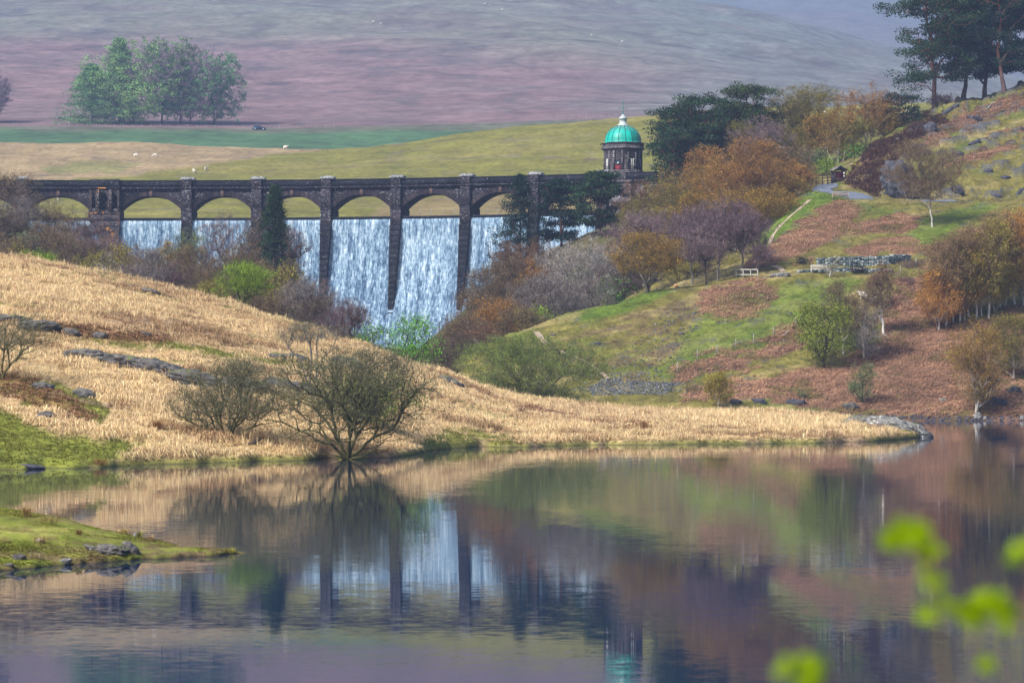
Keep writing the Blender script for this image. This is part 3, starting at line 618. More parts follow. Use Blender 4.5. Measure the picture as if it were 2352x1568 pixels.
# ---------------------------------------------------------------- domed tower
TS = 49.4
tp = dam(TS, -2.6, ZT + .3); TPZ = float(tp[2])
pT = PH0 + TS / RAD
tw = empty('domed_tower', (float(tp[0]), float(tp[1]), TPZ), 'small octagonal stone tower with turquoise copper dome on the dam', 'tower', rz=0.0)
vdir = math.atan2(float(tp[1]), float(tp[0]))           # direction camera -> tower
rot0 = vdir + math.pi + .12                              # one corner faces the viewer
RW = 3.05
def octo(mb, prof_, r=rot0): return mb.lathe(prof_, 8, rot=r)
H0 = ZP - TPZ
mb = MB(); octo(mb, [(0, -.2), (RW + .22, -.2), (RW + .22, H0 + .45), (RW + .06, H0 + .45), (RW, H0 + .55), (RW, H0 + 3.55), (RW + .08, H0 + 3.6), (RW + .08, H0 + 3.75), (0, H0 + 3.75)])
wl = mb.build('wall', M['tower_stone'], tw, uv=True)
mb = MB(); octo(mb, [(0, H0 + 3.76), (RW + .3, H0 + 3.76), (RW + .48, H0 + 3.95), (RW + .42, H0 + 4.02), (RW + .3, H0 + 4.04), (RW + .3, H0 + 4.72), (RW + .38, H0 + 4.74), (RW + .38, H0 + 4.88), (0, H0 + 4.88)]); co = mb.build('cornice', M['tower_stone'], tw, uv=True)
mb = MB()
for k in range(8):   # corner pilasters
    a = rot0 + k * math.pi / 4
    for da in (-.16, .16):
        mb.box((math.cos(a + da) * (RW * .985), math.sin(a + da) * (RW * .985), H0 + 2.05), (.16, .34, 3.0), rz=a + da * 1.9)
mb.build('pilasters', M['tower_stone'], wl, uv=True)
for k in (1, 7):     # little lamp brackets at the eaves
    a = rot0 + k * math.pi / 4 * 1.9; mb = MB(); mb.bar((math.cos(a) * 3.2, math.sin(a) * 3.2, H0 + 4.9), (math.cos(a) * 4.0, math.sin(a) * 4.0, H0 + 4.9), .12, .1); mb.box((math.cos(a) * 3.95, math.sin(a) * 3.95, H0 + 4.82), (.2, .2, .2)); mb.build('eaves_spout', M['dark'], co)
m, nt, b = nodes_of('verdigris_copper', .45, .4)
n = noise(nt, .9, 5, .65, sc=(1, 1, .6)); cc = mixc(nt, ramp(nt, n.outputs[0], [(.35, 0.), (.65, 1.)]), (.0, .29, .24), (.0, .50, .41)); g = nt.nodes.new('ShaderNodeNewGeometry'); sx = nt.nodes.new('ShaderNodeSeparateXYZ'); nt.links.new(g.outputs['Position'], sx.inputs[0])
dz = nt.nodes.new('ShaderNodeMapRange'); nt.links.new(sx.outputs[2], dz.inputs[0]); zt = TPZ + H0 + 4.88 + 2.75; dz.inputs[1].default_value = zt - 1.1; dz.inputs[2].default_value = zt
cc = mixc(nt, dz.outputs[0], cc, (.10, .26, .24)); nt.links.new(cc, b.inputs['Base Color']); M['verd'] = m
RD = 2.9; DH = 2.75; zb = H0 + 4.88
prof_d = [(RD * math.cos(t) ** .92, zb + .12 + DH * math.sin(t)) for t in np.linspace(0, math.pi / 2 * .9, 20)]
mb = MB(); mb.lathe([(RD + .05, zb + .0), (RD + .05, zb + .12)] + prof_d, 48); dm = mb.build('dome', m, tw, smooth=True)
M['seam'] = plain('dark_copper_seam', (.02, .13, .12), .6)
for k in range(16):
    mb = MB(); a = k * math.pi / 8 + .1
    pts = [(r * math.cos(a) * 1.008, r * math.sin(a) * 1.008, z) for r, z in prof_d]
    for p, q_ in zip(pts[:-1], pts[1:]): mb.bar(p, q_, .07, .09)
    mb.build('seam', M['seam'], dm)
zl = prof_d[-1][1]
mb = MB(); mb.lathe([(.95, zl - .05), (.88, zl + .15), (.62, zl + .2), (.58, zl + .95), (.74, zl + 1.02), (.74, zl + 1.14), (.38, zl + 1.45), (.15, zl + 1.75), (0, zl + 1.76)], 8, rot=.3); lt = mb.build('lantern', plain('chalky_white_lead', (.42, .47, .48), .7, .4, 2.5), tw)
mb = MB(); z1 = zl + 1.7; mb.lathe([(.16, z1), (.07, z1 + .5), (.05, z1 + 2.0), (0, z1 + 2.05)], 8); mb.lathe([(0, z1 + .9), (.17, z1 + 1.05), (0, z1 + 1.2)], 8); mb.bar((-.62, 0, z1 + 1.05), (.62, 0, z1 + 1.05), .07); mb.bar((0, -.62, z1 + 1.05), (0, .62, z1 + 1.05), .07)
for q_ in ((-.62, 0), (.62, 0)): mb.box((q_[0], q_[1], z1 + 1.05), (.16, .16, .16))
mb.lathe([(0, z1 + 1.9), (.14, z1 + 2.0), (0, z1 + 2.15)], 8); mb.build('finial', plain('green_finial', (.03, .2, .18), .5), tw)
def face_pt(k, t, out):    # point on the octagon face between corner k and k+1
    a0 = rot0 + k * math.pi / 4; a1 = a0 + math.pi / 4
    p0 = np.array([math.cos(a0), math.sin(a0)]) * RW; p1 = np.array([math.cos(a1), math.sin(a1)]) * RW; nrm = (p0 + p1) / np.linalg.norm(p0 + p1)
    p = p0 * (1 - t) + p1 * t + nrm * out; return p, math.atan2(nrm[1], nrm[0])
M['red'] = plain('dark_red_door_paint', (.16, .008, .02), .6, .15); M['white'] = plain('white_paint', (.8, .8, .78), .5, .05); 
mg, ntg, bg_ = nodes_of('window_glass', .08, .5); bg_.inputs['Base Color'].default_value = (.03, .05, .07, 1); M['glass'] = mg
# the face left of the front corner carries the door, the one right of it the pair of windows
kd, kw = (7, 0)
cands = [(k, face_pt(k, .5, 0)[0][0]) for k in (7, 0)]; kd, kw = [c_[0] for c_ in sorted(cands, key=lambda v: v[1])]
def on_face(k, t, w, z0, z1, out, dep, mat, name, par):
    p, a = face_pt(k, t, out); mb = MB(); mb.box((p[0], p[1], (z0 + z1) / 2), (dep, w, z1 - z0), rz=a); return mb.build(name, mat, par)
d_ = on_face(kd, .5, 1.05, H0 - .02 + .1, H0 + 1.25, .02, .12, M['red'], 'door', tw)
on_face(kd, .5, 1.3, H0 + 1.27, H0 + 1.40, .06, .2, M['tower_stone'], 'lintel', d_)
p, a = face_pt(kd, .5, .03); mb = MB()
t_ = np.linspace(0, math.pi, 9); hw = .55; tang = np.array([-math.sin(a), math.cos(a)])
pl = [(hw * math.cos(t), .52 * math.sin(t)) for t in t_]; V = [np.array([*(p + tang * x + np.array([math.cos(a), math.sin(a)]) * o), H0 + 1.42 + z]) for o in (0, .08) for x, z in pl]; n = len(pl)
mb.add(V, [[list(range(n, 2 * n))], [[i, i + 1, n + i + 1, n + i] for i in range(n - 1)]]); mb.build('fanlight', M['glass'], d_)
mb = MB()
for i in range(8):
    c0, c1 = [np.array([*(p + tang * x * 1.18 + np.array([math.cos(a), math.sin(a)]) * .06), H0 + 1.42 + z * 1.25]) for x, z in (pl[i], pl[i + 1])]; mb.bar(c0, c1, .16, .12)
mb.build('hood_mould', M['tower_stone'], d_)
def window(k, t, w=.42):
    w_ = on_face(k, t, w, H0 + .42, H0 + 2.2, .03, .06, M['glass'], 'window', tw)
    p, a = face_pt(k, t, .09); tg = np.array([-math.sin(a), math.cos(a)]); mb = MB()
    for x in (-w / 2, w / 2): q_ = p + tg * x; mb.box((q_[0], q_[1], H0 + 1.31), (.08, .08, 1.86), rz=a)
    for z in (.42, 1.31, 2.2): mb.box((p[0], p[1], H0 + z), (.075, w, .09), rz=a)
    mb.build('window_frame', M['white'], w_)
sgn = 1 if kw == 0 else -1
for t in (.36, .68): window(kw, t)
window((kd - 1) % 8 if kd == 7 else (kd + 1) % 8, .5, .4); window((kw + 1) % 8 if kw == 0 else (kw - 1) % 8, .45, .4)
# ---------------------------------------------------------------- trees
rs = np.random.default_rng
def unit(v): return v / np.maximum(np.linalg.norm(v, axis=-1, keepdims=True), 1e-9)
def tubes(P0, P1, R0, R1, sides=4):
    n = len(P0); d = unit(P1 - P0); ref = np.where(np.abs(d[:, 2:3]) < .9, [[0, 0, 1.]], [[1., 0, 0]])
    a = unit(np.cross(d, ref)); b = np.cross(d, a); t = np.arange(sides) / sides * 2 * math.pi
    ring = a[:, None] * np.cos(t)[None, :, None] + b[:, None] * np.sin(t)[None, :, None]
    V = np.concatenate([P0[:, None] + ring * R0[:, None, None], P1[:, None] + ring * R1[:, None, None]], 1).reshape(-1, 3)
    base = (np.arange(n) * 2 * sides)[:, None]; j = np.arange(sides)
    f = np.stack([base + j, base + (j + 1) % sides, base + sides + (j + 1) % sides, base + sides + j], -1).reshape(-1, 4)
    return V, f
def skeleton(stems, targets, bf=.35, rtip=.012, exp=.5, rmax=.5):
    """join every target point to the nearest limb that does not make too long a way to the root"""
    pts, par, plen = [], [], []
    for st in stems:
        for i, p in enumerate(st):
            if i == 0 and pts and np.linalg.norm(np.array(p) - pts[0]) < 1e-6: prev = 0; continue
            k = prev if (i > 0) else -1
            pts.append(np.array(p, float)); par.append(k if i > 0 else -1); plen.append(0 if i == 0 else plen[k] + np.linalg.norm(pts[-1] - pts[k])); prev = len(pts) - 1
    n0 = len(pts); N = n0 + len(targets); A = np.zeros((N, 3)); A[:n0] = pts; PL = np.zeros(N); PL[:n0] = plen; par = par + [0] * len(targets)
    o = np.argsort(np.min(np.linalg.norm(targets[:, None] - A[None, :n0], axis=2), axis=1) if len(targets) * n0 < 4e5 else np.linalg.norm(targets - A[n0 - 1], axis=1))
    low = np.array([p[2] for p in pts]); zmin = low.max() * .3
    for j, k in enumerate(o):
        i = n0 + j; p = targets[k]; d = np.linalg.norm(A[:i] - p, axis=1); cst = d + bf * PL[:i] + np.maximum(0, A[:i, 2] - p[2]) * .35
        m = int(np.argmin(cst)); A[i] = p; par[i] = m; PL[i] = PL[m] + d[m]
    cnt = np.ones(N)
    for i in range(N - 1, 0, -1):
        if par[i] >= 0: cnt[par[i]] += cnt[i]
    return A, np.array(par), np.minimum(rtip * cnt ** exp, rmax), n0
def wood_mesh(A, par, r, n0, rng, wob=.10, fat=1.0, sides=5, flare=1.25):
    i = np.where(par >= 0)[0]; p1 = A[i]; p0 = A[par[i]]; L = np.linalg.norm(p1 - p0, axis=1); r1 = r[i] * fat; r0 = np.minimum(r[par[i]] * fat, r1 * 1.7 + .01)
    trunk = i < n0; r0 = np.where(trunk, r[par[i]] * fat, r0); r0 = np.where(par[i] == 0, r0 * flare, r0)
    mid = (p0 + p1) / 2 + rng.normal(0, 1, p0.shape) * (L * wob)[:, None] * np.where(trunk, .3, 1)[:, None]; mid[:, 2] += L * .04
    a = np.concatenate([p0, mid]); b_ = np.concatenate([mid, p1]); ra = np.concatenate([r0, (r0 + r1) / 2]); rb = np.concatenate([(r0 + r1) / 2, r1])
    return tubes(a, b_, ra, rb, sides)
def tris(P_, D_, W_, L_, rng):
    d = unit(D_); w = unit(np.cross(d, rng.normal(0, 1, d.shape))) * W_[:, None] * .5
    V = np.stack([P_ - w, P_ + w, P_ + d * L_[:, None]], 1).reshape(-1, 3); return V, np.arange(len(V)).reshape(-1, 3)
def leaves(P_, size, rng, asp=.7):
    n = len(P_); a = unit(rng.normal(0, 1, (n, 3))); b_ = unit(np.cross(a, rng.normal(0, 1, (n, 3)))); s = size * rng.uniform(.6, 1.3, n)[:, None]
    V = np.stack([P_ - a * s * .5, P_ + b_ * s * asp * .5, P_ + a * s * .5, P_ - b_ * s * asp * .5], 1).reshape(-1, 3); return V, np.arange(len(V)).reshape(-1, 4)
def crown_pts(n, W, H, z0, rng, lobes=8, shell=.5, shape='round'):
    """points in an uneven crown made of several lobes"""
    top = H; c = []; h = top - z0
    for k in range(lobes):
        t = rng.uniform(.12, .88); prof_ = {'round': math.sin(math.pi * (t * .82 + .1)) ** .6, 'birch': math.sin(math.pi * (t * .85 + .12)) ** .8, 'dome': min(1, .75 + .5 * t) * (1 - t ** 3.2) ** .5, 'cone': 1 - t * .85}[shape]
        a = rng.uniform(0, 2 * math.pi); r = W / 2 * prof_ * rng.uniform(.25, .72); c.append((math.cos(a) * r, math.sin(a) * r, z0 + h * t, rng.uniform(.17, .30) * W * (.6 + .5 * prof_), rng.uniform(.12, .2) * h))
    c = np.array(c); out = []; m = 0
    ell = lambda q: (q[:, 0] / (W * .5)) ** 2 + (q[:, 1] / (W * .5)) ** 2 + ((q[:, 2] - (z0 + h * .5)) / (h * .5)) ** 2 < 1.0
    while m < n:
        k = rng.integers(0, lobes, n * 2); v = unit(rng.normal(0, 1, (n * 2, 3))); rr = rng.random(n * 2) ** shell
        q = np.stack([c[k, 0] + v[:, 0] * c[k, 3] * rr, c[k, 1] + v[:, 1] * c[k, 3] * rr, c[k, 2] + v[:, 2] * c[k, 4] * rr], -1)
        q2 = np.stack([v[:, 0] * W * .46 * rr, v[:, 1] * W * .46 * rr, z0 + h * .5 + v[:, 2] * h * .47 * rr], -1)
        if shape in ('dome', 'round', 'birch'): q = np.where((rng.random(n * 2) < .45)[:, None], q2, q)
        q = q[(q[:, 2] < top) & (q[:, 2] > z0 * .8)]; q = q[ell(q) | (rng.random(len(q)) < .3)]
        out.append(q); m += len(q)
    q = np.concatenate(out)[:n]
    for ax in (0, 1):
        lo, hi = np.percentile(q[:, ax], [4, 96]); q[:, ax] = (q[:, ax] - (lo + hi) / 2) * (W * .98 / (hi - lo))
    hi = np.percentile(q[:, 2], 97); q[:, 2] = z0 + (q[:, 2] - z0) * (H * .95 - z0) / (hi - z0)
    return q
CLR = dict(ochre=(.34, .215, .04), orange=(.38, .20, .05), brown=(.19, .135, .075), dkbrown=(.12, .09, .065), redbrn=(.20, .115, .07), purple=(.175, .115, .135), grey=(.22, .19, .18), pale=(.34, .31, .29),
           mauve=(.22, .155, .16), olive=(.25, .215, .045), lime=(.20, .30, .03), green=(.10, .22, .025), pine=(.028, .062, .028), pine2=(.045, .08, .025), dkgreen=(.016, .04, .028), willow=(.155, .20, .05), yellow=(.33, .27, .03), sage=(.16, .20, .09), twig=(.15, .15, .095), larch=(.13, .28, .08), plum=(.155, .10, .095))
BK = dict(dark=(.05, .042, .038), birch=(.55, .53, .50), red=(.20, .085, .06), grey=(.16, .15, .14), mossy=(.10, .095, .04))
NT = [0]
def make_tree(kind, W, H, col, rng, bark='dark', dens=1.0, z0=None, stems=None, twigw=.055, lean=0.0, px_m=7.0, nn=None, fat=1.0):
    """returns (wood verts, faces), (foliage verts, faces, colours)"""
    c0 = np.array(CLR[col] if isinstance(col, str) else col) * 1.02
    sc = 1.0 / px_m * 6.2          # detail follows the size the tree has in the picture
    VF = []
    def addf(vf, c, jit=.35, k=3):
        n = len(vf[0]) // k; t = np.clip(1 + rng.normal(0, jit, n), .35, 2.0)[:, None] * c * (1 + rng.normal(0, .06, (n, 3))); VF.append((vf[0], vf[1], np.repeat(t, k, 0)))
    if kind in ('bare', 'birch', 'leafy', 'dome', 'bush', 'spiky'):
        shape = dict(bare='round', birch='birch', leafy='round', dome='dome', bush='dome', spiky='round')[kind]
        z0 = (dict(bare=.16, birch=.12, leafy=.16, dome=.3, bush=.02, spiky=.1)[kind] if z0 is None else z0) * H
        n = nn or int(np.clip(W * H * px_m ** 2 / 7, 160, 900)); pts = crown_pts(n, W, H, z0, rng, 9, .45, shape)
        pts[:, 0] += lean * (pts[:, 2] / H) ** 1.3 * H
        if stems is None:
            if kind == 'bush':
                stems = [[(0, 0, 0)] + [(math.cos(a) * W * .42 * t * rr, math.sin(a) * W * .42 * t * rr, H * .5 * t ** .8) for t in (.3, .6, 1)] for a, rr in zip(rng.uniform(0, 6.28, 7), rng.uniform(.3, 1, 7))]
            else:
                tz = {'birch': .8, 'dome': .42}.get(kind, .55); wob = rng.normal(0, .018 * H, (6, 2)); wob[0] = 0; wob = np.cumsum(wob, 0) * .6
                stems = [[(wob[k, 0] + lean * (k / 5 * tz) ** 1.3 * H, wob[k, 1], H * tz * k / 5) for k in range(6)]]
        A, par, r, n0 = skeleton(stems, pts, .35 if kind != 'birch' else .6, .0036 * H ** .35, .5, H * .0135)
        wood = wood_mesh(A, par, r, n0, rng, .12, fat)
        area = W * (H - z0) * .78; tips = A[n0:]; pa = A[par[n0:]]; od = unit(tips - pa)
        clump = np.clip(1 + rng.normal(0, .24, len(tips)), .45, 1.7)
        if kind in ('bare', 'birch', 'bush', 'dome', 'spiky') :
            tl = .75 * sc ** .5 * min(1.0, W / 4 + .3); tw = twigw * sc; m = int(area * 3.6 * dens / (tl * tw * .5)); m = min(m, 24000); k = rng.integers(0, len(tips), m)
            t = rng.random(m)[:, None]; base = tips[k] * t + pa[k] * (1 - t) + rng.normal(0, .22 * sc ** .5, (m, 3)) * np.array([1, 1, .8])
            dr = od[k] * .6 + rng.normal(0, .75, (m, 3)); dr[:, 2] += {'birch': -.55, 'bare': .35, 'dome': .45, 'bush': .4, 'spiky': .8}[kind]
            tc = c0 * (.62 if kind == 'birch' else .95); V, f = tris(base, dr, np.full(m, tw) * rng.uniform(.5, 1.3, m), tl * rng.uniform(.4, 1.3, m), rng)
            VF.append((V, f, np.repeat(tc * (clump[k] * np.clip(1 + rng.normal(0, .3, m), .4, 1.9))[:, None] * (1 + rng.normal(0, .05, (m, 3))), 3, 0)))
        if kind in ('birch', 'leafy') or (kind == 'bush' and dens > 0):
            ls = {'birch': .17, 'leafy': .26, 'bush': .2}[kind] * sc ** .8; cov = {'birch': 1.15, 'leafy': 3.0, 'bush': 1.2}[kind]
            m = min(int(area * cov * 1.5 * dens / (ls * ls * .5)), 20000); k = rng.integers(0, len(tips), m); q_ = tips[k] + rng.normal(0, .34 * max(1, W / 8) ** .5, (m, 3)) * np.array([1, 1, .7])
            V, f = leaves(q_, ls, rng); VF.append((V, f, np.repeat(c0 * (clump[k] * np.clip(1 + rng.normal(0, .25, m), .45, 1.8))[:, None] * (1 + rng.normal(0, .07, (m, 3))), 4, 0)))
    elif kind == 'pine':
        z0 = .35 if z0 is None else z0; K = int(34 + W * 2.6); tt = rng.random(K) ** .8; zc = H * (z0 + (1 - z0) * tt * .97); a = rng.uniform(0, 6.283, K)
        env = W / 2 * np.where(tt > .55, np.sqrt(np.clip(1 - ((tt - .55) / .47) ** 2, .03, 1)), .72 + .5 * tt); rr = env * np.sqrt(rng.uniform(.12, 1.05, K))
        cen = np.stack([np.cos(a) * rr + lean * zc, np.sin(a) * rr, zc], -1)
        wob = rng.normal(0, .012 * H, (9, 2)); wob[0] = 0; wob = np.cumsum(wob, 0); st = [[(wob[k, 0] + lean * H * .95 * k / 8, wob[k, 1], H * .95 * k / 8) for k in range(9)]]
        sub = (cen[:, None] + rng.normal(0, 1, (K, 5, 3)) * np.array([.11 * W, .11 * W, .02 * H])).reshape(-1, 3)
        A, par, r, n0 = skeleton(st, np.concatenate([cen * np.array([.75, .75, .97]), sub]), .25, .007 * H ** .4, .5, H * .018); r[:n0] = np.maximum(r[:n0] * .6, H * .018 * (1.05 - np.arange(n0) / n0)); wood = wood_mesh(A, par, r, n0, rng, .09, fat)
        ls = .34 * sc ** .7; area = W * H * (1 - z0) * .7; m = min(int(area * 6.5 * dens / (ls * ls * .45)), 30000); k = rng.integers(0, len(sub), m)
        v = unit(rng.normal(0, 1, (m, 3))) * rng.random((m, 1)) ** .4; q_ = sub[k] + v * np.array([.105 * W + .28, .105 * W + .28, .022 * H + .2])
        V, f = leaves(q_, ls, rng, .55); tone = np.clip(1 + rng.normal(0, .22, len(sub)), .5, 1.7); cc = c0 * (tone[k] * (1 + .25 * v[:, 2]) ** 0 * np.clip(1 + rng.normal(0, .25, m), .4, 1.8))[:, None] * (1 + rng.normal(0, .05, (m, 3))); VF.append((V, f, np.repeat(cc, 4, 0)))
    elif kind == 'conifer':
        z0 = .06 if z0 is None else z0; K = int(np.clip(H * 22, 160, 420)); tt = rng.random(K) ** .85; a = rng.uniform(0, 6.283, K); env = W / 1.15 * (1 - tt) ** .62 * (1 + .22 * np.sin(a * 3 + tt * 14) + rng.normal(0, .12, K)) * np.clip(tt * 9 + .55, 0, 1)
        zc = H * (z0 + (1 - z0) * tt); rr = env * rng.uniform(.6, 1.0, K) * np.where(rng.random(K) < .25, .55, 1); cen = np.stack([np.cos(a) * rr, np.sin(a) * rr, zc - rr * .18], -1)
        st = [[(0, 0, H * .97 * k / 8) for k in range(9)]]; A, par, r, n0 = skeleton(st, cen, .05, .012 * H ** .3, .45, H * .018); r[:n0] = H * .016 * (1.05 - np.arange(n0) / n0); wood = wood_mesh(A, par, r, n0, rng, .05, fat)
        ls = .3 * sc ** .7; m = min(int(W * H * .5 * 9 * dens / (ls * ls * .4)), 26000); k = rng.integers(0, K, m); t = rng.random((m, 1)) ** .38; q_ = cen[k] * np.concatenate([t, t, np.ones((m, 1))], 1) + rng.normal(0, 1, (m, 3)) * np.array([.05 * W, .05 * W, .014 * H]); q_[:, 2] += (1 - t[:, 0]) * rr[k] * .1
        V, f = leaves(q_, ls, rng, .5); tone = np.clip(1 + rng.normal(0, .25, K), .5, 1.7); VF.append((V, f, np.repeat(c0 * (tone[k] * np.clip(1 + rng.normal(0, .25, m), .4, 1.8))[:, None], 4, 0)))
    Vs = np.concatenate([v[0] for v in VF]); cs_ = np.concatenate([v[2] for v in VF]); fs = []; o = 0; t3 = []; t4 = []
    for v, f, _ in VF:
        (t3 if f.shape[1] == 3 else t4).append(f + o); o += len(v)
    fs = ([np.concatenate(t3)] if t3 else []) + ([np.concatenate(t4)] if t4 else [])
    return wood, (Vs, fs, cs_)
NAMES = dict(bare='bare_tree', birch='birch_tree', leafy='leafy_tree', dome='bare_tree', bush='bush', spiky='bare_tree', pine='pine_tree', conifer='conifer_tree')
def tree(kind, px, top, w, col, label, D=None, base=None, bark=None, seed=None, name=None, cat=None, group=None, **k):
    NT[0] += 1; rng = rs(100 + NT[0] if seed is None else seed)
    if base is not None:
        h = hit(px, base)
        if h is None: print('MISS', label); return
        D_ = h.y; zb_ = h.z; x = h.x
        if D is not None: x = (px - CX) / F * D; D_ = D; zb_ = ground(x, D)
    else: D_ = D; x = (px - CX) / F * D; zb_ = ground(x, D)
    H = CH + (HY - top) / F * D_ - zb_; W = w / F * D_
    if H < .3: print('LOW', label, H); return
    bark = bark or dict(birch='birch', pine='red').get(kind, 'dark')
    wood, fol = make_tree(kind, W, H, col, rng, px_m=F / 2.297 / D_, **k)
    name = name or NAMES[kind]; cat = cat or ('bush' if kind == 'bush' else 'tree')
    o = empty(name, (x, D_, zb_ - .15), label, cat, group)
    bc = np.array(BK[bark]); wv = wood[0]
    cc = np.tile(bc, (len(wv), 1))
    if bark == 'birch': t = np.clip((wv[:, 2] / H - .25) / .3, 0, .85)[:, None]; dark = np.clip(rng.normal(0, 1, (len(wv), 1)) - 1.3, 0, 1); cc = cc * (1 - t) + np.array((.2, .13, .1)) * t; cc = cc * (1 - .7 * dark)
    if bark == 'red': t = np.clip(1 - wv[:, 2] / H * 2.2, 0, 1)[:, None]; cc = cc * (1 - t) + np.array((.10, .075, .075)) * t
    mesh('trunk', wv, [wood[1]], M['bark'], o, col=cc, smooth=True)
    mesh('crown', fol[0], fol[1], M['leaf'], o, col=fol[2])
    return o
T = tree
# ---- woodland left of the water, below the dam
LW = 'trees in the wood below the left end of the dam'
T('bare', 28, 392, 120, 'brown', 'tall thin brown tree at the left edge, its twigs crossing the dam parapet', D=395, dens=.45, group=LW)
T('bare', 46, 452, 80, 'grey', 'pale grey bare tree in front of the leftmost arch foot', D=385, group=LW)
T('bare', 108, 462, 115, 'brown', 'rusty brown tree rising into the leftmost arch opening', D=388, dens=.8, group=LW)
T('bare', 158, 492, 80, 'brown', 'brown tree just under the right half of the leftmost arch', D=380, dens=.7, group=LW)
T('bare', 208, 497, 74, 'plum', 'purple brown tree hiding the foot of the niche pier', D=372, group=LW)
T('bare', 250, 540, 70, 'redbrn', 'reddish brown low tree right of the niche pier foot', D=368, group=LW)
T('bare', 100, 508, 130, 'brown', 'broad brown tree in the middle of the left wood', D=352, group=LW)
T('leafy', 58, 528, 60, 'sage', 'small pale sage green tree inside the left wood', D=338, dens=.5, group=LW)
T('bare', 5, 475, 110, 'dkbrown', 'dark brown tree at the left edge below the dam', D=345, group=LW)
T('bare', 232, 545, 90, 'mauve', 'mauve brown tree left of the yellow green tree', D=350, group=LW)
T('bush', 92, 572, 84, 'lime', 'bright lime green bush above the dry grass ridge', D=262, bark='mossy')
T('bush', 46, 582, 62, 'olive', 'dull olive bush left of the bright lime bush', D=264)
T('bare', 190, 552, 120, 'dkbrown', 'dark brown tree behind the bright lime bush', D=320, group=LW)
T('leafy', 272, 557, 56, 'yellow', 'yellow green tree touching the left edge of the white water', D=332, dens=.7)
T('bare', 238, 588, 74, 'pale', 'whitish bare tree at the wood edge above the dry grass', D=268, dens=.35, bark='grey')
T('leafy', 207, 596, 44, 'olive', 'small olive bush beside the whitish bare tree', D=262, dens=.7, name='bush', cat='bush')
T('bare', 140, 590, 90, 'brown', 'low brown tree between the lime bush and the ridge', D=275, group=LW)
T('bare', 330, 573, 130, 'grey', 'grey brown tree below the first wide water bay', D=330, group=LW)
T('birch', 388, 553, 84, 'ochre', 'ochre tinged tree below the first wide water bay', D=345, dens=.7, bark='dark', group=LW)
T('bare', 425, 528, 96, 'sage', 'greenish grey tree at the second pier foot', D=352, group=LW)
T('bare', 402, 606, 120, 'plum', 'low maroon tree on the edge of the dry grass', D=285, group=LW)
T('bare', 330, 602, 100, 'grey', 'low grey tree left of the maroon tree', D=282, group=LW)
T('bare', 468, 592, 130, 'brown', 'brown tree left of the forked lime green tree', D=310, group=LW)
T('bare', 480, 640, 90, 'olive', 'mossy low tree just behind the dry grass ridge', D=262, group=LW)
T('bare', 516, 498, 100, 'mauve', 'open purple grey tree in front of the third water bay', D=395, dens=.6)
T('bare', 560, 560, 110, 'brown', 'brown tree behind the forked lime green tree', D=340, group=LW)
T('conifer', 632, 428, 92, 'pine', 'dark conifer reaching the arches left of the main falls', D=360, dens=1.5)
T('bare', 612, 492, 120, 'dkbrown', 'big dark bare tree beside the dark conifer', D=368, dens=1.0)
T('bare', 668, 520, 70, 'plum', 'thin maroon tree on the right of the dark conifer', D=360, dens=.6)
T('bare', 590, 520, 60, 'grey', 'slim grey tree left of the big dark bare tree', D=372, group=LW)
T('dome', 564, 598, 100, 'lime', 'lime green tree with dark forked trunk at the wood edge', D=246, z0=.42, dens=1.6, seed=5)
T('leafy', 648, 604, 90, 'olive', 'olive green tree right of the forked lime green tree', D=300, dens=.6)
T('bare', 706, 638, 125, 'grey', 'grey brown tree left of the falls foot', D=290)
T('bare', 612, 668, 90, 'brown', 'low brown tree below the olive green tree', D=265, group=LW)
T('bare', 670, 690, 90, 'dkbrown', 'low dark tree behind the dry grass crest', D=262, group=LW)
T('bare', 735, 640, 60, 'plum', 'thin reddish tree against the white water', D=320, dens=.5)
T('bare', 802, 682, 90, 'plum', 'maroon bare tree standing in front of the falls', D=262, dens=.85)
T('bare', 752, 702, 80, 'purple', 'low purple bare tree beside the maroon one', D=268, group=LW)
T('leafy', 856, 742, 72, 'green', 'small round dark green tree at the foot of the falls', D=238, dens=.7)
T('leafy', 948, 720, 104, (.13, .33, .03), 'bright fresh green tree at the foot of the falls', D=245, dens=.62, seed=9)
T('bare', 1012, 772, 90, 'dkbrown', 'dark brown low tree right of the bright fresh green tree', D=275)
for px, tp_, w, D_, c_ in ((70, 545, 110, 325, 'dkbrown'), (150, 530, 110, 335, 'brown'), (215, 575, 90, 300, 'olive'), (285, 590, 90, 305, 'brown'), (365, 600, 100, 300, 'dkbrown'), (300, 562, 80, 345, 'brown'), (440, 560, 90, 340, 'brown'), (520, 610, 90, 300, 'brown'), (610, 600, 100, 330, 'brown'), (680, 600, 80, 340, 'dkbrown'), (560, 660, 90, 275, 'dkbrown'), (730, 680, 90, 280, 'dkbrown'), (20, 540, 100, 320, 'brown'), (780, 720, 70, 280, 'brown')):
    T('bare', px, tp_, w, c_, 'brown twiggy tree filling the wood between the dry hill and the dam', D=D_, group='brown trees filling the left wood')
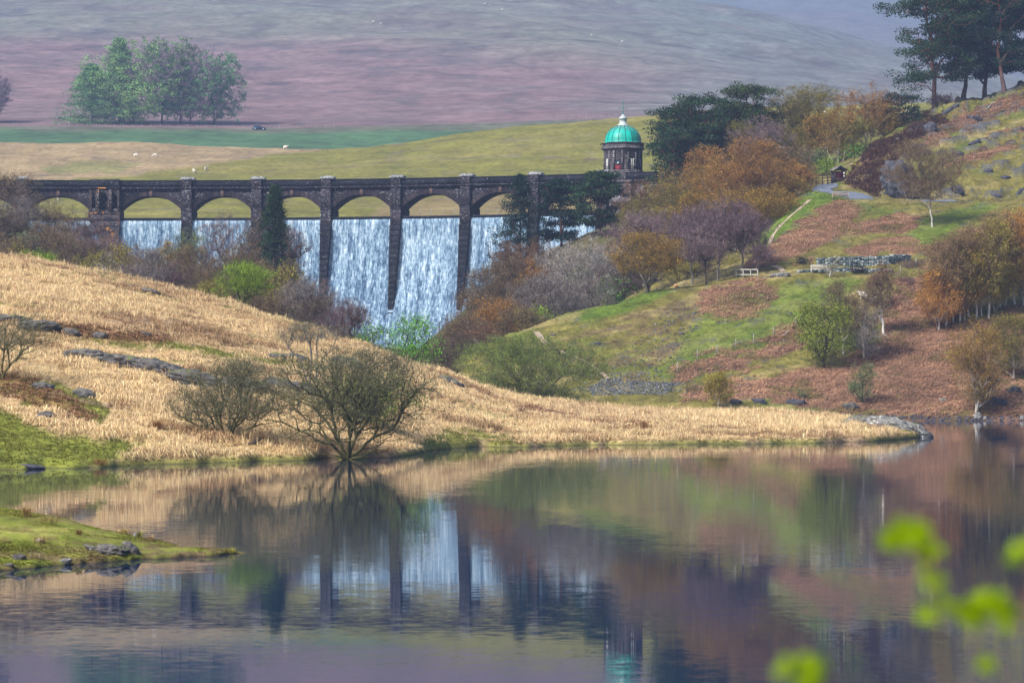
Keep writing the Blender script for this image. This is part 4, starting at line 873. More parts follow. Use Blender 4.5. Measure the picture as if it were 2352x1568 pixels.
# ---- right of the falls
RW_ = 'trees on the bank right of the falls'
T('conifer', 1195, 401, 108, 'dkgreen', 'pointed dark conifer in front of the last open arch', D=398, dens=1.1)
T('pine', 1290, 410, 104, 'dkgreen', 'broad dark pine between the pointed conifer and the tower', D=402, z0=.12, dens=2.4)
T('pine', 1380, 392, 106, 'pine', 'broad dark pine directly below the domed tower', D=396, z0=.1, dens=2.4)
T('birch', 1180, 556, 100, 'redbrn', 'red brown birch at the foot of the pointed conifer', D=360)
T('birch', 1232, 552, 84, 'redbrn', 'reddish birch below the broad pines', D=354, dens=.9, group=RW_)
T('birch', 1128, 612, 110, 'brown', 'brown birch leaning over the edge of the falls', D=345)
T('birch', 1228, 602, 70, 'orange', 'small orange birch left of the large silver grey tree', D=335)
T('bare', 1335, 553, 165, 'pale', 'large silver grey bare tree on the right bank', D=330, dens=.8, bark='grey')
T('bare', 1262, 628, 150, 'grey', 'wide grey bare tree below the large silver grey tree', D=316)
T('birch', 1102, 660, 112, 'brown', 'brown birch low beside the falls', D=325, group=RW_)
T('birch', 1068, 722, 100, 'brown', 'brown tree nearest the foot of the falls on the right bank', D=302)
T('birch', 1150, 684, 110, 'orange', 'orange brown birch low on the right bank', D=308)
T('bare', 1200, 700, 95, 'brown', 'low brown tree above the green knoll crest', D=300, group=RW_)
T('birch', 1105, 745, 80, 'redbrn', 'red brown low tree on the crest of the knoll', D=292, group=RW_)
T('leafy', 1228, 703, 66, 'lime', 'small bright green bush on the crest of the green knoll', D=303, name='bush', cat='bush', dens=.8)
T('bare', 1432, 556, 100, 'plum', 'maroon tree between the silver grey tree and the orange birch', D=345)
T('birch', 1485, 528, 138, 'ochre', 'rounded ochre birch with pale trunk on the grass edge', base=672, dens=1.4, z0=.3, bark='grey')
T('leafy', 1404, 633, 84, 'green', 'leaning green hawthorn on the bright green slope', base=700, lean=.25, dens=.7, seed=3)
T('bare', 1490, 484, 125, 'mauve', 'mauve bare tree behind the rounded ochre birch', D=345)
T('birch', 1478, 464, 90, 'olive', 'olive yellow tree below the tower', D=362)
T('bare', 1478, 415, 96, 'redbrn', 'red brown tree against the dam end wall', D=388)
T('birch', 1535, 418, 110, 'olive', 'olive tree at the dam end wall', D=384)
for i, (px, tp_, w, D_) in enumerate(((1590, 476, 140, 330), (1650, 456, 150, 326), (1704, 482, 120, 324), (1742, 560, 70, 322))):
    T('dome', px, tp_, w, 'purple', ('purple bare tree, left of the grove on the terrace', 'tallest purple bare tree in the middle of the terrace grove', 'purple bare tree behind the pale rail fence', 'small low purple tree right of the pale rail fence')[i], D=D_, z0=.33, dens=1.35, bark='grey')
T('dome', 1622, 520, 90, 'mauve', 'smaller mauve tree with dark trunk in front of the terrace grove', D=320, z0=.3, bark='dark')
T('bare', 1560, 600, 80, 'olive', 'low olive undergrowth tree under the terrace grove', D=340)
T('bare', 1680, 590, 90, 'olive', 'low mossy tree behind the rail fence', D=345)
for px, tp_, w, D_, c_ in ((1165, 590, 90, 350, 'brown'), (1200, 640, 90, 325, 'brown'), (1120, 700, 90, 312, 'brown'), (1060, 765, 80, 290, 'dkbrown'), (1130, 735, 80, 300, 'brown'), (1265, 600, 90, 345, 'grey'), (1385, 590, 90, 350, 'mauve'), (1400, 560, 80, 365, 'grey'), (1440, 500, 90, 380, 'mauve'), (1445, 460, 70, 398, 'brown'), (1540, 480, 100, 365, 'ochre'), (1580, 560, 100, 350, 'olive'), (1290, 660, 100, 320, 'grey'), (1360, 640, 80, 325, 'grey')):
    T('birch' if c_ in ('brown', 'ochre') else 'bare', px, tp_, w, c_, 'twiggy tree filling the slope between the falls and the terrace grove', D=D_, bark='dark', group='twiggy trees filling the right bank')
for px, tp_, w, D_, c_ in ((1600, 440, 110, 375, 'ochre'), (1660, 360, 110, 392, 'ochre'), (1780, 350, 110, 395, 'ochre'), (1740, 380, 110, 385, 'orange'), (1580, 430, 90, 395, 'olive'), (1800, 290, 90, 425, 'olive'), (1890, 260, 90, 430, 'ochre'), (1960, 270, 80, 425, 'olive'), (2030, 260, 70, 428, 'ochre'), (1700, 280, 90, 430, 'olive'), (1810, 400, 80, 375, 'ochre'), (1730, 450, 90, 365, 'olive')):
    T('birch', px, tp_, w, c_, 'golden brown birch packed among the others in the upper wood', D=D_, bark='dark', group='golden birches packed in the upper wood')
for px, tp_, w, D_, c_ in ((1565, 250, 110, 434, 'pine'), (1650, 225, 120, 438, 'pine'), (1610, 300, 120, 432, 'dkgreen'), (1740, 240, 110, 440, 'pine2')):
    T('pine', px, tp_, w, c_, 'dark pine packed in the clump beyond the tower', D=D_, z0=.05, dens=1.5, group='pines packed beyond the tower')
# ---- upper wood
T('pine', 1592, 216, 160, 'pine', 'left of the two big dark pines beyond the tower', D=430, z0=.08, dens=1.5)
T('pine', 1712, 189, 150, 'pine2', 'right and taller of the two big pines beyond the tower', D=436, z0=.1, dens=1.5)
T('pine', 1548, 300, 90, 'pine', 'lower dark pine leaning out towards the tower', D=422, z0=.1, dens=1.3)
T('pine', 1530, 396, 70, 'dkgreen', 'small low pine over the end of the dam parapet', D=412, z0=.2)
T('bare', 1752, 268, 120, 'mauve', 'mauve grey bare tree in front of the tall pine', D=422)
T('birch', 1850, 196, 150, 'olive', 'tall olive brown birch on the upper bank', D=436, dens=1.1)
T('birch', 1818, 230, 70, 'redbrn', 'slim reddish birch left of the tall olive brown birch', D=440, dens=.7)
T('birch', 1990, 202, 115, 'orange', 'tall reddish birch with white stems left of the pine limb', D=428, dens=.75)
T('birch', 1925, 250, 80, 'ochre', 'slender ochre birch between the two tall birches', D=425, dens=.7)
T('birch', 1718, 320, 170, 'orange', 'large orange birch with forked white trunk', D=376, dens=1.1)
T('bare', 1815, 330, 100, 'brown', 'dull brown tree right of the large orange birch', D=386)
T('birch', 1640, 388, 130, 'ochre', 'golden ochre birch left of the large orange birch', D=384)
T('birch', 1562, 388, 110, 'ochre', 'golden ochre birch nearest the dam end', D=388)
T('birch', 1618, 334, 80, 'orange', 'orange brown birch in front of the dark pine', D=398)
T('birch', 1768, 424, 130, 'ochre', 'dark trunked ochre birch above the grass bank', D=358, bark='dark')
T('birch', 1690, 430, 110, 'ochre', 'ochre birch behind the tallest purple tree', D=362)
T('birch', 1838, 376, 70, 'orange', 'rusty birch left of the blue road', D=380)
T('leafy', 1900, 358, 50, 'lime', 'small fresh green tree left of the shelter', D=402, dens=.8)
T('leafy', 1962, 330, 56, 'green', 'slim green tree behind the shelter', D=412, dens=.6)
T('birch', 1870, 340, 60, 'sage', 'grey green tree above the bend of the road', D=408)
T('bush', 1600, 590, 80, 'dkbrown', 'dark undergrowth bush under the grove', D=344)
T('bare', 2142, 322, 150, 'brown', 'lone brown birch with twisted white trunk on the grass slope', base=521, z0=.28, bark='birch', lean=-.12, dens=1.1, seed=12, fat=.75)
# ---- pines on the skyline
T('pine', 2150, -70, 190, 'pine', 'big pine with a tall bare trunk at the left of the skyline pines', D=440, z0=.2, dens=1.5, seed=21)
T('pine', 2212, -60, 120, 'pine2', 'skyline pine second from the left, its lower stem bare', D=444, z0=.25, dens=1.8)
T('pine', 2262, -50, 150, 'dkgreen', 'dense dark skyline pine in the middle', D=445, z0=.2, dens=2.2)
T('pine', 2308, -70, 150, 'dkgreen', 'skyline pine with a leaning dark trunk on the brown slope', D=436, z0=.22, dens=1.8, lean=-.04)
T('pine', 2358, -50, 110, 'dkgreen', 'skyline pine cut by the right edge', D=448, z0=.1, dens=1.8)
T('pine', 2066, 212, 105, 'dkgreen', 'low spreading dark pine beside the big trunk', D=430, z0=.1, dens=1.1)
T('bush', 2100, 258, 60, 'brown', 'brown scrub bush at the foot of the big pine', base=272, dens=.7)
# ---- birches on the lower slope
BG = 'birches of the grove at the right edge'
for px, tp_, w, bs, c_, lb in ((2156, 618, 84, 758, 'orange', 'short rusty birch at the left of the right hand grove'), (2172, 532, 90, 750, 'brown', 'tall straight white stemmed birch at the left of the grove'), (2205, 556, 74, 740, 'olive', 'yellow olive birch second in the grove'),
        (2226, 545, 80, 727, 'ochre', 'golden birch in the middle of the grove'), (2243, 512, 90, 729, 'brown', 'tall brown birch behind the golden one'), (2270, 498, 96, 732, 'olive', 'birch with a leaning white stem in the grove'),
        (2296, 488, 90, 705, 'brown', 'brown birch right of the leaning stem'), (2332, 478, 110, 700, 'orange', 'large rusty birch near the right edge of the grove'), (2385, 462, 110, 700, 'orange', 'rusty birch cut by the right edge')):
    T('birch', px, tp_, w, tuple(np.array(CLR[c_]) * (1.45, 1.4, 1.2)), lb, base=bs, z0=.3 if 'short' not in lb else .15, dens=1.1, fat=.85, group=BG)
for px, tp_, w, bs, c_ in ((2190, 590, 80, 742, 'brown'), (2255, 560, 90, 725, 'olive'), (2310, 540, 100, 702, 'ochre'), (2350, 530, 90, 700, 'brown'), (2215, 600, 70, 735, 'ochre'), (2285, 600, 80, 715, 'olive')):
    T('birch', px, tp_, w, tuple(np.array(CLR[c_]) * (1.4, 1.4, 1.1)), 'golden brown birch crowded inside the right hand grove', base=bs, z0=.15, dens=1.2, fat=.7, group='crowded birches of the right hand grove')
T('birch', 2242, 742, 104, 'ochre', 'ochre birch standing at the water edge', base=948, z0=.12)
T('birch', 2330, 716, 112, 'olive', 'olive birch on the fern slope near the right edge', base=868, z0=.12)
T('leafy', 1893, 690, 104, (.17, .21, .025), 'full yellow green birch with leafy skirts on the fern slope', base=848, z0=.08, dens=1.2)
T('birch', 1938, 640, 84, 'brown', 'brown birch behind the full yellow green one', base=812, z0=.25, dens=.6)
T('birch', 1984, 648, 76, 'brown', 'thin brown birch right of the full yellow green one', base=822, z0=.25, dens=.55)
T('spiky', 1991, 706, 62, 'pale', 'white grey bare young tree below the thin brown birches', base=830, bark='grey', dens=.5)
T('birch', 2030, 600, 74, 'redbrn', 'slim red brown birch with straight pale trunk', base=768, z0=.25, dens=.6, fat=1.2)
T('bare', 1979, 832, 54, 'sage', 'small round dark thorn bush on the lower fern slope', base=926, z0=.15, name='thorn_bush', cat='bush')
T('birch', 1650, 852, 56, 'yellow', 'small yellow shrub at the edge of the dry grass', base=940, z0=.05)
T('leafy', 1843, 893, 20, 'sage', 'tiny green shrub on the lower bank', base=914)
T('spiky', 1905, 588, 30, 'twig', 'leaning half dead stem beside the pale bench', base=636, bark='birch', dens=.25, lean=.3)
T('bush', 2097, 596, 60, 'plum', 'low maroon bramble bush by the fence end', base=612, name='bramble_bush')
T('bush', 2080, 636, 50, 'plum', 'dark red heather bush under the terrace', base=648, name='heather_bush')
T('bush', 1222, 772, 270, 'willow', 'large round grey green willow thicket on the flat', D=262, dens=2.0, bark='grey', name='willow_thicket', seed=31, nn=1100)
T('bush', 1010, 800, 60, 'dkbrown', 'dark scrub beside the knoll foot', D=268)
T('bare', 1135, 770, 46, 'brown', 'small brown shrub on the knoll crest', D=290)
T('bush', 1845, 590, 24, 'dkgreen', 'dark ivy clump at the left end of the stone wall', base=606)
T('bush', 2165, 218, 60, 'plum', 'dark heather clump between the pine trunks', D=440, name='heather_bush')
# ---- shoreline willows
def arms(H, W, L): return [[(0, 0, 0)] + [(a * W, c_ * W, h * H) for a, c_, h in arm] for arm in L]
def placed(px, base, topy):
    h = hit(px, base); return h, CH + (HY - topy) / F * h.y - h.z
h, H_ = placed(525, 1003, 818); W_ = 210 / F * h.y
T('bush', 525, 818, 212, 'twig', 'smaller dark bare willow with several stems near the shore', base=1003, seed=41, dens=.6, nn=1500, bark='mossy', name='willow_tree', cat='tree', twigw=.03,
  stems=arms(H_, W_, [[(.02, .03, .12), (.10, .02, .3), (.14, .0, .5), (.12, .0, .7), (.17, 0, .85)], [(-.06, -.03, .12), (-.09, -.02, .3), (-.06, .03, .5), (-.10, 0, .72)], [(-.1, .05, .06), (-.26, .04, .14), (-.42, .02, .22)], [(.12, -.05, .06), (.28, -.03, .16), (.42, 0, .2)], [(-.14, .2, .2), (-.2, .3, .5)], [(.1, -.2, .2), (.25, -.25, .45)], [(.16, .05, .04), (.32, .02, .03), (.46, 0, .0)]]))
h, H_ = placed(800, 1050, 792); W_ = 320 / F * h.y
T('bush', 800, 792, 322, 'twig', 'large spreading bare willow at the water edge', base=1050, seed=47, dens=.6, nn=2300, bark='mossy', name='willow_tree', cat='tree', twigw=.03, z0=.06,
  stems=arms(H_, W_, [[(-.04, .0, .08), (-.09, .0, .2), (-.12, .02, .4), (-.10, 0, .65), (-.12, 0, .85)], [(.0, .02, .1), (.03, .02, .3), (.05, .0, .55), (.12, 0, .8)], [(-.1, -.04, .12), (-.2, -.05, .24), (-.3, 0, .27), (-.42, 0, .2)], [(.08, -.02, .08), (.18, -.02, .2), (.30, -.02, .26), (.38, 0, .42), (.47, 0, .58)], [(.05, .1, .2), (.16, .12, .4), (.22, .1, .62)], [(-.07, .15, .15), (-.25, .2, .45)], [(-.12, -.1, .05), (-.28, -.06, .07), (-.44, -.02, .1)], [(.1, -.1, .03), (.2, -.1, .1), (.3, -.12, .08)], [(.02, -.12, .2), (-.03, -.2, .5)]]))
T('leafy', 852, 856, 170, (.18, .26, .03), 'low fresh green leafy bush behind the large spreading willow', base=985, dens=1.3, name='bush', cat='bush')
h, H_ = placed(715, 905, 730); W_ = 120 / F * h.y
T('dome', 712, 730, 128, 'twig', 'thin crooked bare tree with a flat top rising behind the large willow', base=900, seed=52, z0=.7, dens=.6, nn=260, bark='grey', twigw=.035,
  stems=arms(H_, W_, [[(0, 0, .3), (.03, 0, .5), (.0, 0, .66), (-.1, 0, .82), (-.12, 0, .92)], [(.12, 0, .25), (.14, 0, .5), (.13, 0, .7), (.17, 0, .85)], [(.18, 0, .3), (.25, 0, .5), (.42, 0, .58), (.5, 0, .72)], [(-.12, 0, .3), (-.25, 0, .5), (-.42, 0, .62)]]))
T('conifer', 903, 812, 66, 'dkbrown', 'small dead brown conifer on the grass slope', base=866, dens=.35, name='dead_conifer')
h, H_ = placed(4, 870, 715); W_ = 180 / F * h.y
T('dome', 4, 712, 190, 'twig', 'bare tree at the left edge with branches reaching right', base=870, seed=61, z0=.2, dens=.3, nn=500, bark='mossy', twigw=.03,
  stems=arms(H_, W_, [[(0, 0, .2), (.03, 0, .45), (.05, 0, .8)], [(.05, 0, .15), (.2, 0, .35), (.4, 0, .55)], [(-.1, 0, .3), (-.3, 0, .6)]]))
# ---- far grove in the mist
FG = 'misty trees around the far meadow'
for kd, px, tp_, w, c_, lb in (('conifer', 212, 148, 86, (.12, .26, .10), 'dark misty larch on the left of the far grove'), ('conifer', 275, 88, 70, (.15, .27, .11), 'tallest narrow larch rising behind the far grove'), ('leafy', 305, 100, 140, (.26, .44, .14), 'broad pale green larch in the middle of the far grove'), ('leafy', 372, 94, 60, (.15, .27, .11), 'dark green crown between the pale larch and the bare tree'),
        ('dome', 435, 104, 150, (.26, .19, .24), 'broad bare purple tree in the far grove'), ('leafy', 415, 100, 60, (.18, .27, .13), 'narrow green crown above the bare purple tree'), ('leafy', 492, 128, 74, (.15, .30, .14), 'green tree on the right of the far grove'), ('dome', -26, 176, 60, (.26, .19, .24), 'dim misty tree at the far left edge')):
    T(kd, px, tp_, w * 1.4, c_, lb, D=1008, dens=3.2, z0=.02 if kd == 'leafy' else (.04 if kd == 'dome' else .03), group=FG, nn=700 if kd != 'conifer' else None)
# ---------------------------------------------------------------- grass, fern, stones
def scatter(s, wgt, n, seed, hmin=-99, lo=-180, hi=2540):
    rng = rs(seed); r, c = s.X.shape
    ar = np.abs((s.X[:-1, 1:] - s.X[:-1, :-1])) * np.abs(s.Y[1:, :-1] - s.Y[:-1, :-1]); p = s.px[:-1, :-1]
    w = wgt[:-1, :-1] * ar * (p > lo) * (p < hi) * (s.Z[:-1, :-1] > hmin); w = w.ravel() / w.sum(); k = rng.choice(len(w), n, p=w); i, j = np.divmod(k, c - 1); a = rng.random(n); b_ = rng.random(n)
    def bl(A): return (A[i, j].T * (1 - a) * (1 - b_) + A[i + 1, j].T * a * (1 - b_) + A[i, j + 1].T * (1 - a) * b_ + A[i + 1, j + 1].T * a * b_).T
    return np.stack([bl(s.X), bl(s.Y), bl(s.Z)], -1), bl(s.col), rng
def blades(Pt, col, rng, nb, h, w, spread, lean, droop, jit=.16, dirv=(0, 0, 0)):
    n = len(Pt); a = rng.uniform(0, 6.283, (n, nb)); l = rng.uniform(.2, 1, (n, nb)) * lean; hh = h[:, None] * rng.uniform(.55, 1.1, (n, nb))
    dx, dy = np.cos(a), np.sin(a); base = Pt[:, None] + np.stack([dx, dy, a * 0], -1) * rng.uniform(0, spread, (n, nb, 1)); base[..., 2] -= .03
    dv = np.array(dirv) * hh[..., None]
    mid = base + np.stack([dx * l * hh * .4, dy * l * hh * .4, hh * .62], -1) + dv * .4; tip = base + np.stack([dx * l * hh, dy * l * hh, hh * (1 - droop * l)], -1) + dv
    sd = np.stack([-dy, dx, a * 0], -1) * w * rng.uniform(.6, 1.3, (n, nb, 1)); V = np.stack([base, mid + sd, tip, mid - sd], 2).reshape(-1, 3)
    cc = col[:, None] * np.clip(1 + rng.normal(0, jit, (n, nb, 1)), .5, 1.6) * (1 + rng.normal(0, .03, (n, nb, 3))); return V, np.arange(len(V)).reshape(-1, 4), np.repeat(cc.reshape(-1, 3), 4, 0)
def grass(name, label, s, wgt, n, seed, nb, h, w, spread, lean, droop, hmin=-99, tone=None, jit=.16, dirv=(0, 0, 0), hs=.3, clump=None):
    Pt, col, rng = scatter(s, wgt, n, seed, hmin)
    if tone is not None: col = col * .3 + np.array(tone) * .7
    if name == 'dry_grass': col = col * (1 - .46 * th(fbm(Pt[:, 0], Pt[:, 1], 8, 3.2, 4, off=51), .02, .34)[:, None] * np.array([.9, 1.05, 1.15]))
    if name == 'bracken_fern': col = col * (1 + .5 * fbm(Pt[:, 0] * .8 + Pt[:, 2] * 1.6, Pt[:, 0] * -.5 + Pt[:, 2] * 2.2, 4, 1.0, 4, off=3))[:, None]; k_ = th(fbm(Pt[:, 0], Pt[:, 1], 3, 2, 3, off=71), .22, .4)[:, None] * .7; col = col * (1 - k_) + np.array((.2, .17, .05)) * k_
    big = np.clip(1 + fbm(Pt[:, 0], Pt[:, 1], 2.2, 2.2, 2, off=seed) * 1.1, .4, 1.8) if clump else 1.0
    col = col * np.clip(1 + rng.normal(0, .12, (n, 1)), .6, 1.5) * (1 + .22 * fbm(Pt[:, 0], Pt[:, 1], 5, 3, 3, off=seed * 1.3))[:, None]
    V, f, c = blades(Pt, col, rng, nb, h * big * np.clip(1 + rng.normal(0, hs, n), .4, 1.9), w, spread, lean, droop, jit, dirv)
    return tag(mesh(name, V, [f], M['blade'], col=c), label, 'grass' if 'grass' in name else 'fern', kind='stuff')
dry = np.clip(1 - LH.green * 1.2, 0.0, 1) * np.clip(1 - LH.brk * .8, .2, 1) * (LH.Y < rD[None, :] + 6)
grass('dry_grass', 'straw coloured tussock grass covering the left hill and the spit', LH, dry * (.22 + th(fbm(LH.X, LH.Y, 2.6, 1.6, 3, off=63), -.3, .15)), 46000, 3, 20, .36, .020, .26, 1.55, .85, hmin=.18, tone=(.90, .675, .39), clump=True)
grass('tall_dry_grass', 'upright blond grass stems standing above the tussocks', LH, dry * th(fbm(LH.X, LH.Y, 12, 5, 3, off=77), -.05, .2), 11000, 4, 8, .58, .012, .12, .5, .25, hmin=.2, tone=(.92, .71, .42))
grass('shore_grass', 'short green grass along the water edge and in the damp hollows', LH, np.clip(LH.green - .2, 0, 1) * (LH.Y < rD[None, :]), 20000, 5, 8, .13, .018, .12, 1.0, .4, hmin=.06, tone=(.19, .19, .035))
grass('dead_fern', 'brown dead bracken on the left hill', LH, LH.brk * (LH.Y < rD[None, :]), 6000, 6, 8, .22, .04, .2, 1.3, .6, hmin=.1, tone=(.25, .125, .07))
grass('bracken_fern', 'flattened rust pink bracken over the right hillside', RH, RH.brk * (RH.Y > 270) * (RH.Y < 452), 52000, 7, 10, .30, .028, .25, 1.2, .6, hmin=.25, tone=(.50, .295, .18), jit=.34, dirv=(-.9, -.7, -.7))
grass('rough_grass', 'olive rough grass on the right hillside', RH, np.clip(RH.green, 0, 1) * (RH.Y > 268) * (RH.Y < 452), 46000, 8, 9, .15, .024, .25, 1.1, .5, hmin=.2, jit=.2, dirv=(-.4, -.3, -.4))
grass('heather_fern', 'dark brown heather growing over the crag', RH, RH.hth * (RH.Y < 460), 7000, 9, 10, .45, .05, .3, .9, .2, hmin=2, tone=(.12, .06, .045), jit=.3)
grass('headland_grass', 'short yellow green turf on the near headland', NH, NH.green * (NH.Z > .05), 46000, 10, 7, .055, .008, .05, 1.0, .4, hmin=.04, jit=.2, clump=True)

def rock(px, py, w, h, label, mat='rock', tilt=0.0, depth=.8, seed=None, D=None, free=False, name='rock', rough=.22, group=None, sink=.3):
    p = hit(px, py) if D is None else Vector(((px - CX) / F * D, D, CH + (HY - py) / F * D))
    if p is None: print('MISS rock', label); return
    W = w / F * p.y; Hh = h / F * p.y
    if p.y > 100 and tilt != 9 and not free: tilt = float(np.clip((ground(p.x + W * .45, p.y) - ground(p.x - W * .45, p.y)) / (.9 * W), -.7, .7))
    rng = rs(seed or int(px * 7 + py)); n = 34 if w > 60 else 20
    u = np.linspace(0, math.pi, n); v = np.linspace(0, 2 * math.pi, n * 2, endpoint=False); Uu, Vv = np.meshgrid(u, v, indexing='ij')
    x = np.sin(Uu) * np.cos(Vv); y = np.sin(Uu) * np.sin(Vv); z = np.cos(Uu); pw = (np.abs(x) ** 3.2 + np.abs(y) ** 3.2 + np.abs(z) ** 3.2) ** (-1 / 3.2); x, y, z = x * pw, y * pw, z * pw
    o = seed or px; nzz = fbm(x * 2.3 + z, y * 2.3 + o, .8, .8, 5, off=o * .37 % 9) + .8 * fbm(x * 3 - y, z * 6 + o, .8, .8, 5, off=o * .11 % 9); s_ = 1 + rough * nzz; 
    lay_ = np.round(z * 3 + nzz) * .05
    X, Y, Z = x * s_ * W / 2 * (1 + lay_), y * s_ * depth * W / 2 * (1 + lay_), z * s_ * Hh / (2 - 2 * sink) * (1 - .35 * np.abs(x) ** 2)
    Z = Z + X * (tilt if tilt != 9 else -.12); V = np.stack([X, Y, Z], -1).reshape(-1, 3); i = np.arange(V.shape[0]).reshape(x.shape); f = np.stack([i[:-1], np.roll(i, -1, 1)[:-1], np.roll(i, -1, 1)[1:], i[1:]], -1).reshape(-1, 4)[:, ::-1]
    ob = mesh(name, V, [f], M[mat], loc=(p.x, p.y + depth * W * .15, p.z + Hh * (.5 - sink * .9))); return tag(ob, label, 'rock', group)
for a in ((196, 826, 100, 26, 'long grey slab, uppermost of the rock rib on the dry hill', -.12), (282, 840, 110, 26, 'second grey slab of the rock rib on the dry hill', -.16), (368, 862, 110, 34, 'thick grey slab in the middle of the rock rib', -.2), (448, 884, 110, 34, 'grey slab of the rock rib ending behind the smaller willow', -.14),
          (548, 897, 120, 30, 'grey slab seen through the smaller willow', -.04), (668, 905, 120, 34, 'grey mound between the two willows', 0), (310, 664, 40, 10, 'flat pale slab high on the dry hill', -.2), (345, 672, 40, 10, 'lower of the two pale slabs high on the dry hill', -.2),
          (20, 742, 90, 20, 'dark mossy slab at the left edge of the dry hill', -.15), (90, 756, 90, 22, 'dark mossy slab beside the left edge one', -.2), (165, 768, 34, 14, 'round dark rock at the end of the mossy slabs', -.1), (230, 775, 30, 14, 'small grey boulder on the green terrace', 0), (335, 770, 24, 8, 'small pale stone on the green terrace', -.1),
          (208, 884, 18, 10, 'small white stone on the dry hill', 0), (195, 912, 50, 20, 'grey boulder lying on the dry grass', -.35), (100, 893, 46, 16, 'grey dark stone on the peaty bank', -.3), (105, 960, 34, 16, 'brown stone on the peaty bank', -.2), (640, 822, 46, 12, 'flat slab half way up the dry hill', -.2), (680, 828, 60, 16, 'pale topped slab left of the crooked tree', -.25), (800, 842, 70, 22, 'grey slab behind the crown of the large willow', -.25), (1036, 884, 60, 18, 'grey slab on the slope above the spit', -.45)):
    rock(*a[:5], tilt=a[5], rough=.3)
for a in ((2000, 978, 110, 22, 'mossy top of the rock at the end of the spit', -.06, 'rock', None), (2062, 988, 120, 26, 'sloping pale rock at the tip of the spit', -.22, 'palerock', None), (2112, 1000, 56, 12, 'low rock running into the water at the very tip', -.15, 'palerock', None)):
    rock(*a[:5], tilt=a[5], mat=a[6], rough=.25, depth=.6, free=True, sink=.5)
for a in ((258, 1272, 70, 24, 'dark grey boulder at the foot of the near headland', -.1, 'rock'), (300, 1270, 34, 26, 'cracked grey rock touching the water on the near headland', -.5, 'rock'), (212, 1262, 34, 10, 'thin slab left of the dark grey boulder', -.3, 'rock'), (312, 1232, 10, 10, 'small blue white stone on the near headland turf', 0, 'palerock'), (92, 1245, 18, 9, 'small white stone near the left of the headland', -.3, 'palerock'),
          (150, 1292, 26, 10, 'flat white stone at the water edge of the headland', .1, 'palerock'), (44, 1285, 28, 14, 'grey stone at the left foot of the headland', 0, 'rock'), (22, 1300, 18, 8, 'dark stone at the water in the left corner', 0, 'rock')):
    rock(*a[:5], tilt=a[5], mat=a[6], rough=.3)
rock(70, 1075, 60, 9, 'dark undercut peat rock on the far left shore', mat='crag', tilt=9)
for a in ((2246, 960, 22, 20, 'white boulder at the foot of the shore birch', 'palerock'), (2263, 962, 14, 10, 'small white boulder right of the shore birch', 'palerock'), (2348, 962, 14, 12, 'pale boulder at the right edge of the shore', 'palerock'), (2165, 922, 26, 12, 'grey boulder in the fern above the shore', 'palerock'), (1745, 925, 44, 16, 'dark boulder at the end of the hillside behind the spit', 'crag'), (1830, 928, 60, 18, 'dark rocks behind the spit grass', 'crag'),
          (1955, 936, 50, 18, 'grey bank rock behind the mossy spit end', 'rock'), (1690, 925, 40, 14, 'small dark rock behind the spit grass', 'crag'), (2290, 928, 60, 22, 'dark bank rock under the olive birch', 'crag'), (2330, 900, 40, 20, 'dark rock on the bank near the right edge', 'crag'), (1565, 768, 16, 10, 'slate blue boulder on the bare earth slope', 'rock'), (1816, 722, 12, 8, 'small grey boulder on the green slope', 'rock'),
          (2108, 340, 60, 18, 'slanting dark crag below the skyline pines', 'crag'), (2240, 275, 60, 18, 'dark crag under the leaning pine', 'crag'), (2180, 258, 70, 20, 'long dark crag at the foot of the second pine', 'crag'), (2138, 300, 50, 34, 'grey blue crag among the heather', 'crag'), (2200, 358, 56, 18, 'blue grey outcrop in the middle of the upper slope', 'crag'), (2240, 330, 50, 16, 'narrow outcrop above the blue grey one', 'crag'),
          (2270, 395, 40, 16, 'small outcrop low on the upper slope', 'crag'), (2310, 410, 40, 14, 'outcrop beside the right hand edge of the upper slope', 'crag'), (2342, 446, 40, 18, 'grey outcrop beside the path at the right edge', 'crag'), (2110, 455, 34, 14, 'small rock beside the path under the crag', 'crag'), (2200, 440, 60, 18, 'dark outcrop above the path', 'crag'), (2290, 452, 44, 14, 'low outcrop right of the path end', 'crag'), (2340, 300, 50, 14, 'pale outcrop high on the right edge', 'rock'),
          (1372, 790, 20, 9, 'small grey stone on the knoll', 'rock'), (1270, 770, 20, 8, 'flat stone near the top of the knoll', 'rock'), (1792, 634, 60, 14, 'low pale boulder left of the pale bench', 'palerock')):
    up_ = a[0] > 2000 and a[1] < 500; rock(a[0], a[1], a[2] * (.5 if up_ else .7), a[3] * (.48 if up_ else .55), a[4], mat=a[5], tilt=.5 if up_ else 0, rough=.45, sink=.5, depth=.6)
rock(2068, 455, 74, 84, 'tall blue black rock face beside the road', mat='crag', rough=.3, seed=5, depth=.6, sink=.1, tilt=9)
rock(2085, 452, 50, 60, 'lower shoulder of rock right of the tall rock face', mat='crag', rough=.3, seed=8, sink=.1, depth=.6, tilt=9)

